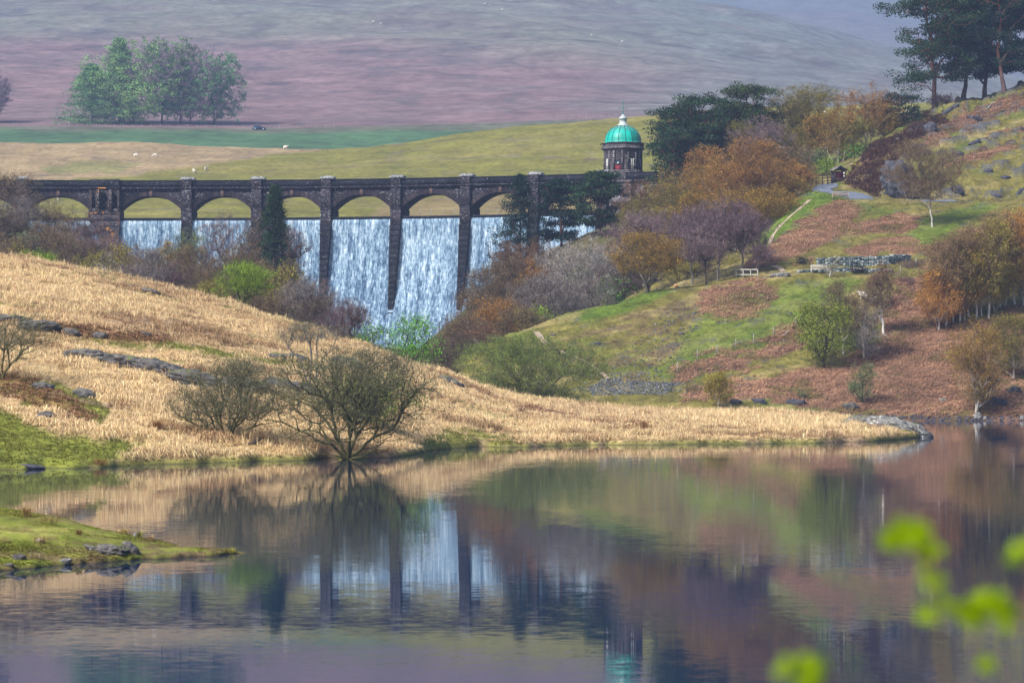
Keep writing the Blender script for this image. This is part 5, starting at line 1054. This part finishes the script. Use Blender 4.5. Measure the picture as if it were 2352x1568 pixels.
def inpoly(poly, n, seed):
    rng = rs(seed); poly = np.array(poly, float); lo, hi = poly.min(0), poly.max(0); out = []
    while len(out) < n:
        x, y = rng.uniform(lo, hi); ins = False
        for k in range(len(poly)):
            (x0, y0), (x1, y1) = poly[k], poly[(k + 1) % len(poly)]
            if (y0 > y) != (y1 > y) and x < (x1 - x0) * (y - y0) / (y1 - y0) + x0: ins = not ins
        if ins: out.append((x, y))
    return out
def stones(name, label, sets, mat, seed=1):
    rng = rs(seed); mb = MB()
    for poly, n, s0, s1 in sets:
        for x, y in inpoly(poly, n, seed + n):
            h = hit(x, y)
            if h is None: continue
            s_ = rng.uniform(s0, s1); mb.box((h.x, h.y, h.z + s_ * .12), (s_, s_ * .7, s_ * rng.uniform(.25, .6)), rz=rng.uniform(0, 3), rx=rng.uniform(-.5, .5), taper=rng.uniform(.5, .9))
    return tag(mb.build(name, M[mat], col=(.2, .2, .2)), label, 'stones', kind='stuff')
m, nt, b = nodes_of('blue_grey_slate', .75); g = nt.nodes.new('ShaderNodeNewGeometry'); nt.links.new(ramp(nt, g.outputs['Random Per Island'], [(0, (.03, .035, .04)), (.6, (.09, .10, .115)), (1, (.22, .235, .25))]), b.inputs['Base Color']); M['slate'] = m
stones('scree', 'blue grey slate scree spilling to the foot of the path', [([(1350, 890), (1400, 866), (1440, 872), (1560, 880), (1530, 905), (1360, 908)], 1500, .08, .24), ([(1380, 862), (1560, 690), (1630, 700), (1560, 830), (1480, 880)], 420, .06, .26), ([(1600, 850), (1760, 770), (1870, 755), (1850, 790), (1640, 870)], 160, .06, .24), ([(1330, 900), (1340, 880), (1420, 850), (1560, 866), (1620, 880), (1560, 912)], 500, .06, .2), ([(1640, 890), (1500, 905), (1700, 860)], 60, .1, .3)], 'slate', 3)
stones('bank_stones', 'small dark stones along the foot of the right bank', [([(1700, 952), (2352, 956), (2352, 966), (2130, 966), (1700, 945)], 300, .12, .38)], 'crag', 4)

def ribbon(name, label, pts, w, mat, lift=.03):
    """narrow path laid on the ground along points found on it"""
    q_ = []
    for (x0, y0), (x1, y1) in zip(pts[:-1], pts[1:]):
        for t in np.linspace(0, 1, 10, endpoint=False):
            h = hit(x0 + (x1 - x0) * t, y0 + (y1 - y0) * t)
            if h is not None: q_.append(np.array(h))
    q_ = np.array(q_); k = np.ones(5) / 5; q2 = np.stack([np.convolve(np.pad(q_[:, i], 2, mode='edge'), k, 'valid') for i in range(3)], -1)
    d = unit(np.gradient(q2, axis=0)); n = unit(np.cross(d, [0, 0, 1.])); V = []
    for p, nn_ in zip(q2, n):
        for s_ in (-1, -.33, .33, 1): v = p + nn_ * w / 2 * s_; V.append((v[0], v[1], ground(v[0], v[1]) + lift))
    m = len(q2); return tag(mesh(name, V, [[[i * 4 + k, i * 4 + k + 1, i * 4 + 5 + k, i * 4 + 4 + k] for i in range(m - 1) for k in range(3)]], mat), label, kind='structure')
M['dirt'] = plain('pale_trodden_earth', (.34, .27, .2), .95, .3, 4); M['tar'] = plain('blue_grey_tarmac', (.15, .175, .23), .8, .15, 2)
ribbon('footpath', None, [(1230, 761), (1245, 778), (1258, 792)], .7, M['dirt'], .05); ribbon('footpath', None, [(1262, 796), (1300, 812), (1345, 830), (1385, 858), (1398, 872)], .4, M['dirt'], .05)
ribbon('footpath', None, [(1862, 458), (1830, 485), (1795, 515), (1772, 545), (1764, 575)], .6, M['dirt'], .05); ribbon('footpath', None, [(1772, 610), (1790, 615), (1800, 625)], .6, M['dirt'], .05)
def flat(name, poly, mat, lift=.05, st=(2.5, 1.0)):
    poly = np.array(poly, float); lo, hi = poly.min(0), poly.max(0); xs = np.arange(lo[0], hi[0] + st[0], st[0]); ys = np.arange(lo[1], hi[1] + st[1], st[1]); X, Y = np.meshgrid(xs, ys); ins = np.zeros(X.shape, bool)
    for k in range(len(poly)):
        (x0, y0), (x1, y1) = poly[k], poly[(k + 1) % len(poly)]
        if y0 != y1: ins ^= ((y0 > Y) != (y1 > Y)) & (X < (x1 - x0) * (Y - y0) / (y1 - y0) + x0)
    idx = {}; V = []; f = []
    def vid(i, j):
        if (i, j) not in idx:
            h = hit(X[i, j], Y[i, j]); idx[(i, j)] = len(V); V.append((h.x, h.y, h.z + lift) if h is not None and h.y < 460 else None)
        return idx[(i, j)]
    for i in range(X.shape[0] - 1):
        for j in range(X.shape[1] - 1):
            if ins[i, j] or ins[i + 1, j + 1]:
                q_ = [vid(i, j), vid(i + 1, j), vid(i + 1, j + 1), vid(i, j + 1)]
                if all(V[k] is not None for k in q_) and max(V[k][1] for k in q_) - min(V[k][1] for k in q_) < 14: f.append(q_)
    return tag(mesh(name, [v or (0, 400, -5) for v in V], [f], mat, smooth=True), None, kind='structure')
flat('road', [(1864, 435), (1884, 425), (1900, 422.5), (1922, 421), (1923, 429), (1906, 434), (1915, 440), (1951, 441), (1980, 444.5), (2001, 452), (2006, 458), (1956, 458), (1900, 443), (1866, 438)], M['tar'])
flat('road', [(2115, 459.5), (2190, 460), (2200, 463), (2120, 463)], M['tar'])

# ---------------------------------------------------------------- walls, fences, furniture
def pt(px, py): return np.array(hit(px, py))
def dry_wall(label, pts, h, mat, seed):
    q_ = [pt(*p) for p in pts]; rng = rs(seed); mb = MB()
    for a, b_, h0, h1 in zip(q_[:-1], q_[1:], h[:-1], h[1:]):
        L = np.linalg.norm(b_[:2] - a[:2]); d = (b_ - a) / L; rz = math.atan2(d[1], d[0]); x = 0
        while x < L:
            w = rng.uniform(.18, .42); p = a + d * (x + w / 2); top = h0 + (h1 - h0) * x / L; z = -.15
            while z < top: hh = rng.uniform(.09, .2); mb.box((p[0] + rng.normal(0, .02), p[1] + rng.normal(0, .05), ground(p[0], p[1]) * .0 + p[2] + z + hh / 2), (w * .97, .5, hh * .93), rz=rz + rng.normal(0, .05)); z += hh
            x += w
    return tag(mb.build('stone_wall', M[mat]), label, 'wall')
m, nt, b = nodes_of('blue_green_dry_stone', .85); g = nt.nodes.new('ShaderNodeNewGeometry'); nt.links.new(ramp(nt, g.outputs['Random Per Island'], [(0, (.03, .045, .055)), (.6, (.16, .21, .24)), (1, (.42, .46, .46))]), b.inputs['Base Color']); M['wallrock'] = m
dry_wall('dry stone retaining wall behind the picnic table', [(1876, 606), (1920, 609), (1990, 609), (2040, 607), (2088, 598)], [.65, .85, .95, .95, .6], 'wallrock', 1)
dry_wall('low broken stone kerb wall behind the pale bench', [(1832, 627), (1900, 625), (1960, 624), (2048, 625)], [.2, .4, .4, .3], 'wallrock', 2)
def fence(label, pts, h=1.15, pw=.12, wires=3, mat='post', rails=False, name='fence', every=None):
    q_ = [pt(*p) if len(p) == 2 else np.array([(p[0] - CX) / F * p[2], p[2], ground((p[0] - CX) / F * p[2], p[2])]) for p in pts]; o = empty(name, tuple(q_[0]), label, 'fence'); inv_ = -q_[0]
    for p in q_: mb = MB(); mb.box(p + inv_ + [0, 0, h / 2 - .1], (pw, pw, h + .2)); mb.build('post', M[mat], o)
    mb = MB()
    for k in range(wires):
        z = h * (.35 + .6 * k / max(1, wires - 1))
        for a, b_ in zip(q_[:-1], q_[1:]): mb.bar(a + inv_ + [0, -.02 if not rails else -pw * .6, z], b_ + inv_ + [0, -.02 if not rails else -pw * .6, z], .05 if rails else .012, .13 if rails else .012)
    if wires: mb.build('rails' if rails else 'wire', M[mat if rails else 'wire'], o)
    return o
fence('leaning post and wire fence running down the fern slope', [(2104, 614), (2068, 632), (1827, 752), (1777, 774), (1731, 791), (1690, 801), (1647, 817), (1602, 828), (1556, 856)], 1.15, .09)
fence('pale wooden rail fence beside the terrace grove', [(1691, 638), (1707, 638), (1724, 638), (1740, 638)], 1.0, .09, 2, 'palewood', True, 'rail_fence')
fence('dark rail fence and gate left of the shelter', [(1874, 425), (1889, 425), (1901, 424), (1911, 423)], 1.5, .16, 3, 'darkwood', True, 'rail_fence')
fence('pale post and wire fence beyond the dam, seen through its arches', [(x, y, 505) for x, y in ((940, 0), (965, 0), (991, 0), (1017, 0), (1043, 0), (1069, 0), (1094, 0), (1119, 0), (1144, 0))], 1.4, .09, 2, 'post')
fence('long misty fence along the far meadow under the grove', [(x, 0, 985) for x in range(-10, 770, 21)], 1.4, .13, 2, 'post')
fence('faint fence at the foot of the moor left of the dome', [(x, 0, 990) for x in range(1262, 1440, 17)], 1.6, .13, 1, 'post')
def bench(px, py, L, label, mat, rz=0, flip=1):
    p = pt(px, py); o = empty('bench', tuple(p), label, 'bench', rz=rz)
    for x in (-L / 2, L / 2):
        mb = MB(); mb.box((x, -.25 * flip, .32), (.09, .09, .68)); mb.build('leg', M[mat], o); mb = MB(); mb.bar((x, .25 * flip, -.05), (x, .32 * flip, .98), .09, .09); mb.build('leg', M[mat], o)
        mb = MB(); mb.box((x, 0, .67), (.1, .62, .05)); mb.build('armrest', M[mat], o)
    mb = MB()
    for k in range(5): mb.box((0, (-.24 + .11 * k) * flip, .44), (L - .1, .09, .035))
    mb.build('seat', M[mat], o); mb = MB(); mb.box((0, .30 * flip, .95), (L - .1, .05, .1)); mb.box((0, .27 * flip, .55), (L - .1, .05, .08))
    n = int(L / .13)
    for k in range(n): mb.box((-L / 2 + .1 + (L - .2) * k / (n - 1), .285 * flip, .75), (.07, .03, .36))
    mb.build('backrest', M[mat], o); mb = MB(); mb.box((.0, .265 * flip, .95), (.16, .02, .06)); mb.build('plaque', M['white'], o); return o
bench(1882, 628, 1.85, 'pale silvered wooden bench on the terrace in front of the low wall', 'palewood')
bench(1930, 459, 2.0, 'brown wooden bench beside the blue grey road', 'wood', flip=-1)
p = pt(1970, 628); o = empty('picnic_table', tuple(p), 'dark red brown picnic table beside the long stone wall', 'picnic table')
mb = MB(); [mb.box((0, -.32 + .16 * k, .74), (1.8, .14, .045)) for k in range(5)]; mb.build('tabletop', M['darkwood'], o)
for s_ in (-1, 1): mb = MB(); mb.box((0, s_ * .75, .44), (1.8, .26, .045)); mb.build('bench_seat', M['darkwood'], o); 
for s_ in (-1, 1):
    mb = MB(); mb.bar((s_ * .6, -.6, 0), (s_ * .6, -.2, .72), .09); mb.bar((s_ * .6, .6, 0), (s_ * .6, .2, .72), .09); mb.bar((s_ * .6, -.85, .38), (s_ * .6, .85, .38), .08); mb.build('leg_frame', M['darkwood'], o)
# shelter by the road
p = pt(1930, 418); o = empty('shelter', tuple(p), 'small dark timber shelter with pitched roof and maroon board at the road bend', 'shelter', rz=.25); sc_ = p[1] / F
hw, hh = 14 * sc_, 27 * sc_
for x in (-1, 1):
    for y in (0, 1.5): mb = MB(); mb.box((x * hw * .9, y, hh * .3 + .2), (.16, .16, hh * 1.3)); mb.build('post', M['darkwood'], o)
mb = MB(); mb.box((-hw * .12, .1, hh * .62), (hw * 1.35, .06, hh * .55)); bd = mb.build('board', plain('maroon_board', (.13, .012, .04), .6, .2), o)
mb = MB(); mb.box((hw * .72, .05, hh * .6), (hw * .36, .06, hh * .6)); b2 = mb.build('notice_board', plain('black_board', (.015, .015, .02), .6), o)
for z, h_ in ((.74, .2), (.5, .12)): mb = MB(); mb.box((hw * .68, .0, hh * z), (hw * .24, .03, hh * h_)); mb.build('notice', M['white'], b2)
mb = MB(); mb.box((0, .7, hh * .22), (hw * 1.9, 1.5, hh * .1)); mb.box((0, .02, hh * .12), (hw * 1.8, .1, .12)); mb.box((0, .02, hh * .34), (hw * 1.8, .1, .12)); mb.build('floor', M['darkwood'], o)
mb = MB(); mb.box((0, 1.5, hh * .55), (hw * 1.8, .08, hh * .8)); mb.build('back_wall', M['darkwood'], o)
mb = MB(); z0 = hh * .98
for s_ in (-1, 1): mb.add([(0, -.35, z0 + hh * .38), (0, 1.9, z0 + hh * .38), (s_ * hw * 1.2, 1.9, z0), (s_ * hw * 1.2, -.35, z0), (0, -.35, z0 + hh * .38 + .1), (0, 1.9, z0 + hh * .38 + .1), (s_ * hw * 1.2, 1.9, z0 + .1), (s_ * hw * 1.2, -.35, z0 + .1)], [[[0, 1, 2, 3], [4, 7, 6, 5], [0, 3, 7, 4], [1, 5, 6, 2], [3, 2, 6, 7], [0, 4, 5, 1]]])
rf = mb.build('roof', plain('weathered_roof', (.2, .17, .17), .8, .3, 5), o); mb = MB(); mb.prism([(-hw, z0), (hw, z0), (0, z0 + hh * .33)], 0.02, .1); mb.build('gable', M['darkwood'], rf)
mb = MB(); mb.box((-hw * 1.15, .3, hh * .25), (hw * .5, .5, hh * .75)); mb.build('side_bin', plain('blue_black_side', (.02, .03, .05), .6), o)
p = pt(1863, 430); o = empty('sign', tuple(p), 'small blue sign on a post at the road edge', 'sign'); mb = MB(); mb.box((0, 0, .45), (.07, .07, 1.1)); mb.build('post', M['post'], o); mb = MB(); mb.box((0, -.06, .85), (.42, .03, .26)); pn = mb.build('panel', plain('blue_sign', (.12, .25, .55), .5, .1), o)
mb = MB(); mb.box((-.08, -.08, .88), (.12, .01, .1)); mb.build('emblem', M['white'], pn)
# car on the far track
hz = ground((596 - CX) / F * 982, 982); car = empty('parked_car', ((596 - CX) / F * 982, 982, hz), 'dark blue car parked on the misty track right of the far grove', 'car')
M['paint'] = plain('dark_blue_car_paint', (.02, .045, .09), .3, .1, 2, .3, 0)
mb = MB(); mb.prism([(-2.4, .35), (-2.42, .8), (-2.3, 1.0), (-1.9, 1.05), (-1.2, 1.0), (1.0, .98), (2.1, .82), (2.4, .65), (2.45, .35), (1.95, .3), (1.05, .3), (-1.0, .3), (-1.95, .3)], -.9, .9); bd = mb.build('body', M['paint'], car)
mb = MB(); mb.prism([(-2.25, 1.02), (-1.95, 1.5), (-1.2, 1.62), (.1, 1.6), (1.15, 1.0)], -.76, .76); cb = mb.build('cabin', M['paint'], car)
for sd in (-.78, .78):
    for poly in ([(-1.95, 1.08), (-1.75, 1.45), (-.95, 1.5), (-.95, 1.08)], [(-.85, 1.08), (-.85, 1.5), (.05, 1.48), (.85, 1.06)]): mb = MB(); mb.prism(poly, sd - .01, sd + .01); mb.build('window', M['glass'], cb)
for x in (-1.48, 1.5):
    for y in (-.86, .86):
        mb = MB(); t = np.linspace(0, 2 * math.pi, 20, endpoint=False); mb.prism([(x + .35 * math.cos(a), .35 + .35 * math.sin(a)) for a in t], y - .1, y + .1); wh = mb.build('wheel', plain('tyre', (.02, .02, .02), .8), car)
        mb = MB(); mb.prism([(x + .22 * math.cos(a), .35 + .22 * math.sin(a)) for a in t], y - .115, y + .115); mb.build('rim', plain('alloy_rim', (.5, .5, .52), .35), wh)
for y in (-.6, .6): mb = MB(); mb.box((2.36, y, .68), (.14, .3, .14)); mb.build('headlight', M['white'], car)

# ---------------------------------------------------------------- sheep and birds
def skin_mesh(name, verts, edges, radii, mat, sub=1):
    me = bpy.data.meshes.new(name); me.from_pydata(verts, edges, []); ob = bpy.data.objects.new(name, me); COL.objects.link(ob)
    md = ob.modifiers.new('skin', 'SKIN'); sv = me.skin_vertices[0].data
    for k, r_ in enumerate(radii): sv[k].radius = (r_, r_) if isinstance(r_, (int, float)) else r_
    sv[0].use_root = True; ss = ob.modifiers.new('sub', 'SUBSURF'); ss.levels = sub; ss.render_levels = sub
    dg = bpy.context.evaluated_depsgraph_get(); me2 = bpy.data.meshes.new_from_object(ob.evaluated_get(dg)); bpy.data.objects.remove(ob); me2.materials.clear(); me2.materials.append(mat); me2.polygons.foreach_set('use_smooth', np.ones(len(me2.polygons), bool)); return me2
wool = plain('off_white_wool', (.68, .64, .56), .95, .12, 20, 0, .02)
sv_ = [(0, 0, .62), (.35, 0, .66), (-.38, 0, .64), (.58, 0, .78), (.72, 0, .92), (.92, 0, .84), (.32, .13, .35), (.32, .13, 0), (.32, -.13, .35), (.32, -.13, 0), (-.35, .13, .36), (-.38, .13, 0), (-.35, -.13, .36), (-.38, -.13, 0), (-.56, 0, .6)]
se_ = [(0, 1), (0, 2), (1, 3), (3, 4), (4, 5), (1, 6), (6, 7), (1, 8), (8, 9), (2, 10), (10, 11), (2, 12), (12, 13), (2, 14)]
sheep_me = skin_mesh('sheep', sv_, se_, [.30, .27, .28, .15, .11, .07, .07, .04, .07, .04, .08, .04, .08, .04, .07], wool)
sv2 = [(0, 0, .42), (.35, 0, .46), (-.38, 0, .44), (.60, 0, .30), (.74, 0, .14), (.86, 0, .04), (.32, .13, .2), (.32, .13, 0), (.32, -.13, .2), (.32, -.13, 0), (-.35, .13, .2), (-.38, .13, 0), (-.35, -.13, .2), (-.38, -.13, 0), (-.56, 0, .4)]
graze_me = skin_mesh('grazing_sheep', [(x, y, z + .18 if 0.3 < z else z) for x, y, z in sv2], se_, [.30, .27, .28, .13, .10, .07, .07, .04, .07, .04, .08, .04, .08, .04, .07], wool)
SG = 'sheep scattered over the hills'
for i, (px, py, rz, g_, lb) in enumerate(((857, 52, 0, 1, 'left of the pair of tiny sheep high on the moor'), (875, 56, 3, 1, 'right of the pair of tiny sheep high on the moor'), (1113, 11, 0, 1, 'topmost tiny sheep on the moor'), (1125, 14, 1, 0, 'tiny sheep just below the topmost one'), (1153, 24, 0, 1, 'tiny sheep lowest of the three near the top edge'), (1359, 83, 2, 1, 'tiny distant sheep on the moor left of the dome'), (1428, 98, 0, 0, 'tiny distant sheep on the moor above the dome'),
        (312, 361, 0, 1, 'white sheep, left of the pair on the straw field'), (356, 361, 3, 1, 'white sheep, right of the pair on the straw field'), (655, 343, 0, 0, 'sheep on the crest where straw field meets green pasture'), (446, 397, 2, 1, 'sheep just above the dam parapet near the second pier cap'), (472, 392, 1.5, 0, 'sheep right of the one just above the dam parapet'), (134, 461, 1.5, 0, 'sheep seen through the leftmost arch'),
        (504, 691, .4, 1, 'sheep half hidden in dry grass on the left ridge'), (1984, 688, 2.5, 0, 'pale sheep among the thin brown birches'), (2006, 700, 0, 1, 'sheep lower among the thin brown birches'), (2084, 259, 0, 0, 'sheep below the low spreading pine'), (1893, 264, 0, 1, 'sheep behind the tall olive birch'))):
    h = hit(px, py)
    if h is None: print('no sheep', lb); continue
    ob = bpy.data.objects.new('sheep', graze_me if g_ else sheep_me); COL.objects.link(ob); ob.location = h; ob.rotation_euler = (0, 0, rz); s_ = 1.25 if h.y > 900 else 1.0; ob.scale = (s_,) * 3; tag(ob, lb, 'sheep', SG)
bird = plain('black_feathers', (.02, .02, .022), .6)
bv = [(0, 0, .16), (.1, 0, .2), (.17, 0, .28), (.26, 0, .28), (-.14, 0, .12), (-.3, 0, .1), (0, .04, .06), (.02, .04, 0), (0, -.04, .06), (.02, -.04, 0)]
bird_me = skin_mesh('crow', bv, [(0, 1), (1, 2), (2, 3), (0, 4), (4, 5), (0, 6), (6, 7), (0, 8), (8, 9)], [.08, .07, .05, .015, .05, .025, .015, .01, .015, .01], bird)
for px, py, s_, rz, lb in ((587, 1029, 1.3, .3, 'small dark bird on the dry grass near the water'), (1497, 268, 3.0, 0, 'left of two black birds on the pasture skyline right of the dome'), (1516, 266, 2.6, 2, 'right of two black birds on the pasture skyline')):
    h = hit(px, py); ob = bpy.data.objects.new('crow', bird_me); COL.objects.link(ob); ob.location = h; ob.location.z += .12 if py > 1000 else 0; ob.scale = (s_ * (.7 if py < 1000 else 1),) * 3; ob.rotation_euler = (0, 0, rz); tag(ob, lb, 'bird')
def plank(name, label, cat, pts, r_, mat):
    q_ = [pt(*p) for p in pts]; V, f = tubes(np.array(q_[:-1]) + [0, 0, .25], np.array(q_[1:]) + [0, 0, .25], np.full(len(q_) - 1, r_), np.full(len(q_) - 1, r_ * .7), 6); return tag(mesh(name, V, [f], mat), label, cat)
plank('fallen_branch', 'bleached fallen branch on the slope under the skyline pines', 'branch', [(2250, 262), (2270, 252), (2278, 240), (2286, 239)], .07, M['palewood'])
plank('fallen_branch', 'pale fallen branch on the lower fern slope', 'branch', [(1680, 797), (1697, 792), (1716, 783)], .06, M['post'])
plank('fallen_branch', 'pale branch on the grass left of the full yellow green birch', 'branch', [(1798, 776), (1806, 770), (1812, 764)], .05, M['palewood'])
p = pt(1552, 660); mb = MB(); t = np.linspace(0, 2 * math.pi, 14, endpoint=False); mb.prism([(.22 * math.cos(a), .22 + .22 * math.sin(a)) for a in t], -.5, .5); tag(mb.build('sawn_log', plain('fresh_cut_wood', (.5, .3, .15), .8), loc=tuple(p)), 'sawn log end showing fresh wood by the dark trunks', 'log')

# rushes on the near headland
def rush(px, py, h, w, label, c0, n=120, seed=1, name='rush_tuft'):
    p = pt(px, py); rng = rs(seed); Pt = np.tile(np.zeros(3), (6, 1)) + rng.normal(0, w * .25, (6, 3)) * [1, 1, 0]; V, f, c = blades(Pt, np.tile(np.array(c0), (6, 1)), rng, n // 6, np.full(6, h), .006 if h < .6 else .01, w * .3, .9, .35, .3)
    tag(mesh(name, V, [f], M['blade'], col=c, loc=(p[0], p[1], p[2])), label, 'grass tuft')
for a in ((62, 1186, .42, .3, 'tall brown rush tuft at the back of the near headland', (.30, .2, .08)), (108, 1205, .38, .26, 'brown green rush tuft right of the tallest one', (.26, .2, .07)), (96, 1248, .3, .3, 'pale straw tuft in the middle of the near headland', (.42, .3, .13)), (182, 1228, .22, .15, 'small brown tuft on the near headland slope', (.25, .15, .07)),
          (284, 1226, .22, .28, 'straw tuft on the skyline of the near headland', (.40, .3, .12)), (318, 1234, .24, .2, 'green based tuft on the skyline of the near headland', (.25, .25, .07)), (342, 1240, .2, .2, 'pinkish tuft right of the green based one', (.36, .24, .14)), (530, 1268, .2, .3, 'yellow tuft at the tip of the near headland', (.34, .32, .08)), (85, 1282, .2, .28, 'bleached tuft at the water on the near headland', (.38, .3, .17))):
    rush(*a, seed=int(a[0]))
for a in ((360, 985, .6, .5, 'rusty rush tuft left of the smaller willow', (.3, .16, .06)), (228, 1068, .45, .5, 'rusty sedge on the green lawn by the shore', (.3, .16, .06)), (1480, 985, .8, .8, 'rusty sedge clump on the spit', (.30, .18, .08)), (930, 862, .6, .6, 'rusty tuft above the spit', (.28, .18, .08))): rush(*a, seed=int(a[0]), n=240)
# bushes of leaves close to the lens
tag(mesh('near_bank', [(-30, -20, 3.1), (30, -20, 3.1), (30, 3.5, 2.9), (-30, 3.5, 2.9), (30, 11, -.4), (-30, 11, -.4)], [[[0, 1, 2, 3], [3, 2, 4, 5]]], M['ground'], col=np.tile((.12, .15, .04), (6, 1))), kind='structure')
M['fresh'] = attr_mat('fresh_leaf', .5, scale=0, trans=.45)
def sapling(label, stem, clusters, D, seed):
    rng = rs(seed); s = np.array([P(x, y, D + rng.normal(0, .02)) for x, y in stem]); s[0] = [s[0][0], s[0][1] - .3, 2.6]; o = empty('leafy_sapling', tuple(s[0]), label, 'sapling'); s = s - s[0]; off_ = np.array(o.location)
    A = s[:-1]; B = s[1:]; V, f = tubes(A, B, np.linspace(.007, .003, len(A)), np.linspace(.006, .0025, len(A)), 6); tw_ = mesh('stem', V, [f], M['bark'], o, col=np.tile((.12, .10, .05), (len(V), 1)), smooth=True)
    for x, y, r_, n in clusters:
        c = P(x, y, D) - off_; k = int(np.argmin(np.linalg.norm(s - c, axis=1))); V, f = tubes(np.array([s[k]]), np.array([c]), np.array([.0012]), np.array([.0008]), 5); mesh('twig', V, [f], M['bark'], tw_, col=np.tile((.14, .12, .05), (len(V), 1)))
        for i in range(n * 3):
            R_ = r_ / F * D * .74; cc = c + rng.normal(0, .42, 3) * R_; L = R_ * rng.uniform(.95, 1.4); d = unit(rng.normal(0, 1, 3) * [1, .5, 1]); w = unit(np.cross(d, rng.normal(0, .5, 3) + [0, 1.2, 0])); nrm = np.cross(d, w)
            t = np.linspace(-1, 1, 7); prof_ = np.sqrt(np.clip(1 - t ** 2, 0, 1)) * .42 * (1 - .25 * t); V = np.concatenate([[cc + d * L * .5 * a + w * L * b_ * sd + nrm * L * .1 * (1 - a * a) * (1 if sd else .3) for a, b_ in zip(t, prof_)] for sd in (-1, 0, 1)])
            f = [[r__ * 7 + q_, r__ * 7 + q_ + 1, r__ * 7 + 8 + q_, r__ * 7 + 7 + q_] for r__ in range(2) for q_ in range(6)]; mesh('leaf', V, [f], M['fresh'], o, col=np.tile(np.array((.30, .44, .004)) * rng.uniform(.6, 1.25), (21, 1)), smooth=True)
sapling('out of focus bright green leaves at the lower right, several clusters on one shoot', [(2190, 2600), (2200, 1900), (2180, 1600), (2150, 1420), (2140, 1320), (2105, 1235)], [(2062, 1240, 44, 3), (2105, 1220, 50, 4), (2132, 1262, 40, 3), (2140, 1332, 40, 3), (2134, 1412, 40, 3), (2225, 1405, 44, 4), (2265, 1400, 38, 3), (2305, 1390, 46, 4), (2262, 1530, 30, 2)], 4.2, 3)
sapling('out of focus green leaf spray at the bottom edge right of centre', [(1880, 2600), (1870, 1900), (1850, 1640), (1845, 1540)], [(1812, 1540, 38, 3), (1860, 1535, 42, 4), (1850, 1580, 36, 3)], 3.9, 4)
sapling('out of focus green leaves entering at the right edge', [(2460, 2600), (2440, 1900), (2400, 1500), (2370, 1280)], [(2338, 1268, 34, 3), (2372, 1262, 36, 3), (2390, 1440, 36, 2)], 4.0, 5)
# ---------------------------------------------------------------- air
hz_m = bpy.data.materials.new('valley_haze'); hz_m.use_nodes = True; nt = hz_m.node_tree; nt.nodes.remove(nt.nodes['Principled BSDF'])
pv = nt.nodes.new('ShaderNodeVolumePrincipled'); pv.inputs['Color'].default_value = (.40, .55, .93, 1); pv.inputs['Density'].default_value = 2.35e-4; pv.inputs['Anisotropy'].default_value = 0.0
nt.links.new(pv.outputs[0], nt.nodes['Material Output'].inputs['Volume'])
mb = MB(); mb.box((0, 2480, 385), (9000, 5160, 800)); tag(mb.build('haze', hz_m), 'pale blue haze filling the valley', kind='stuff')
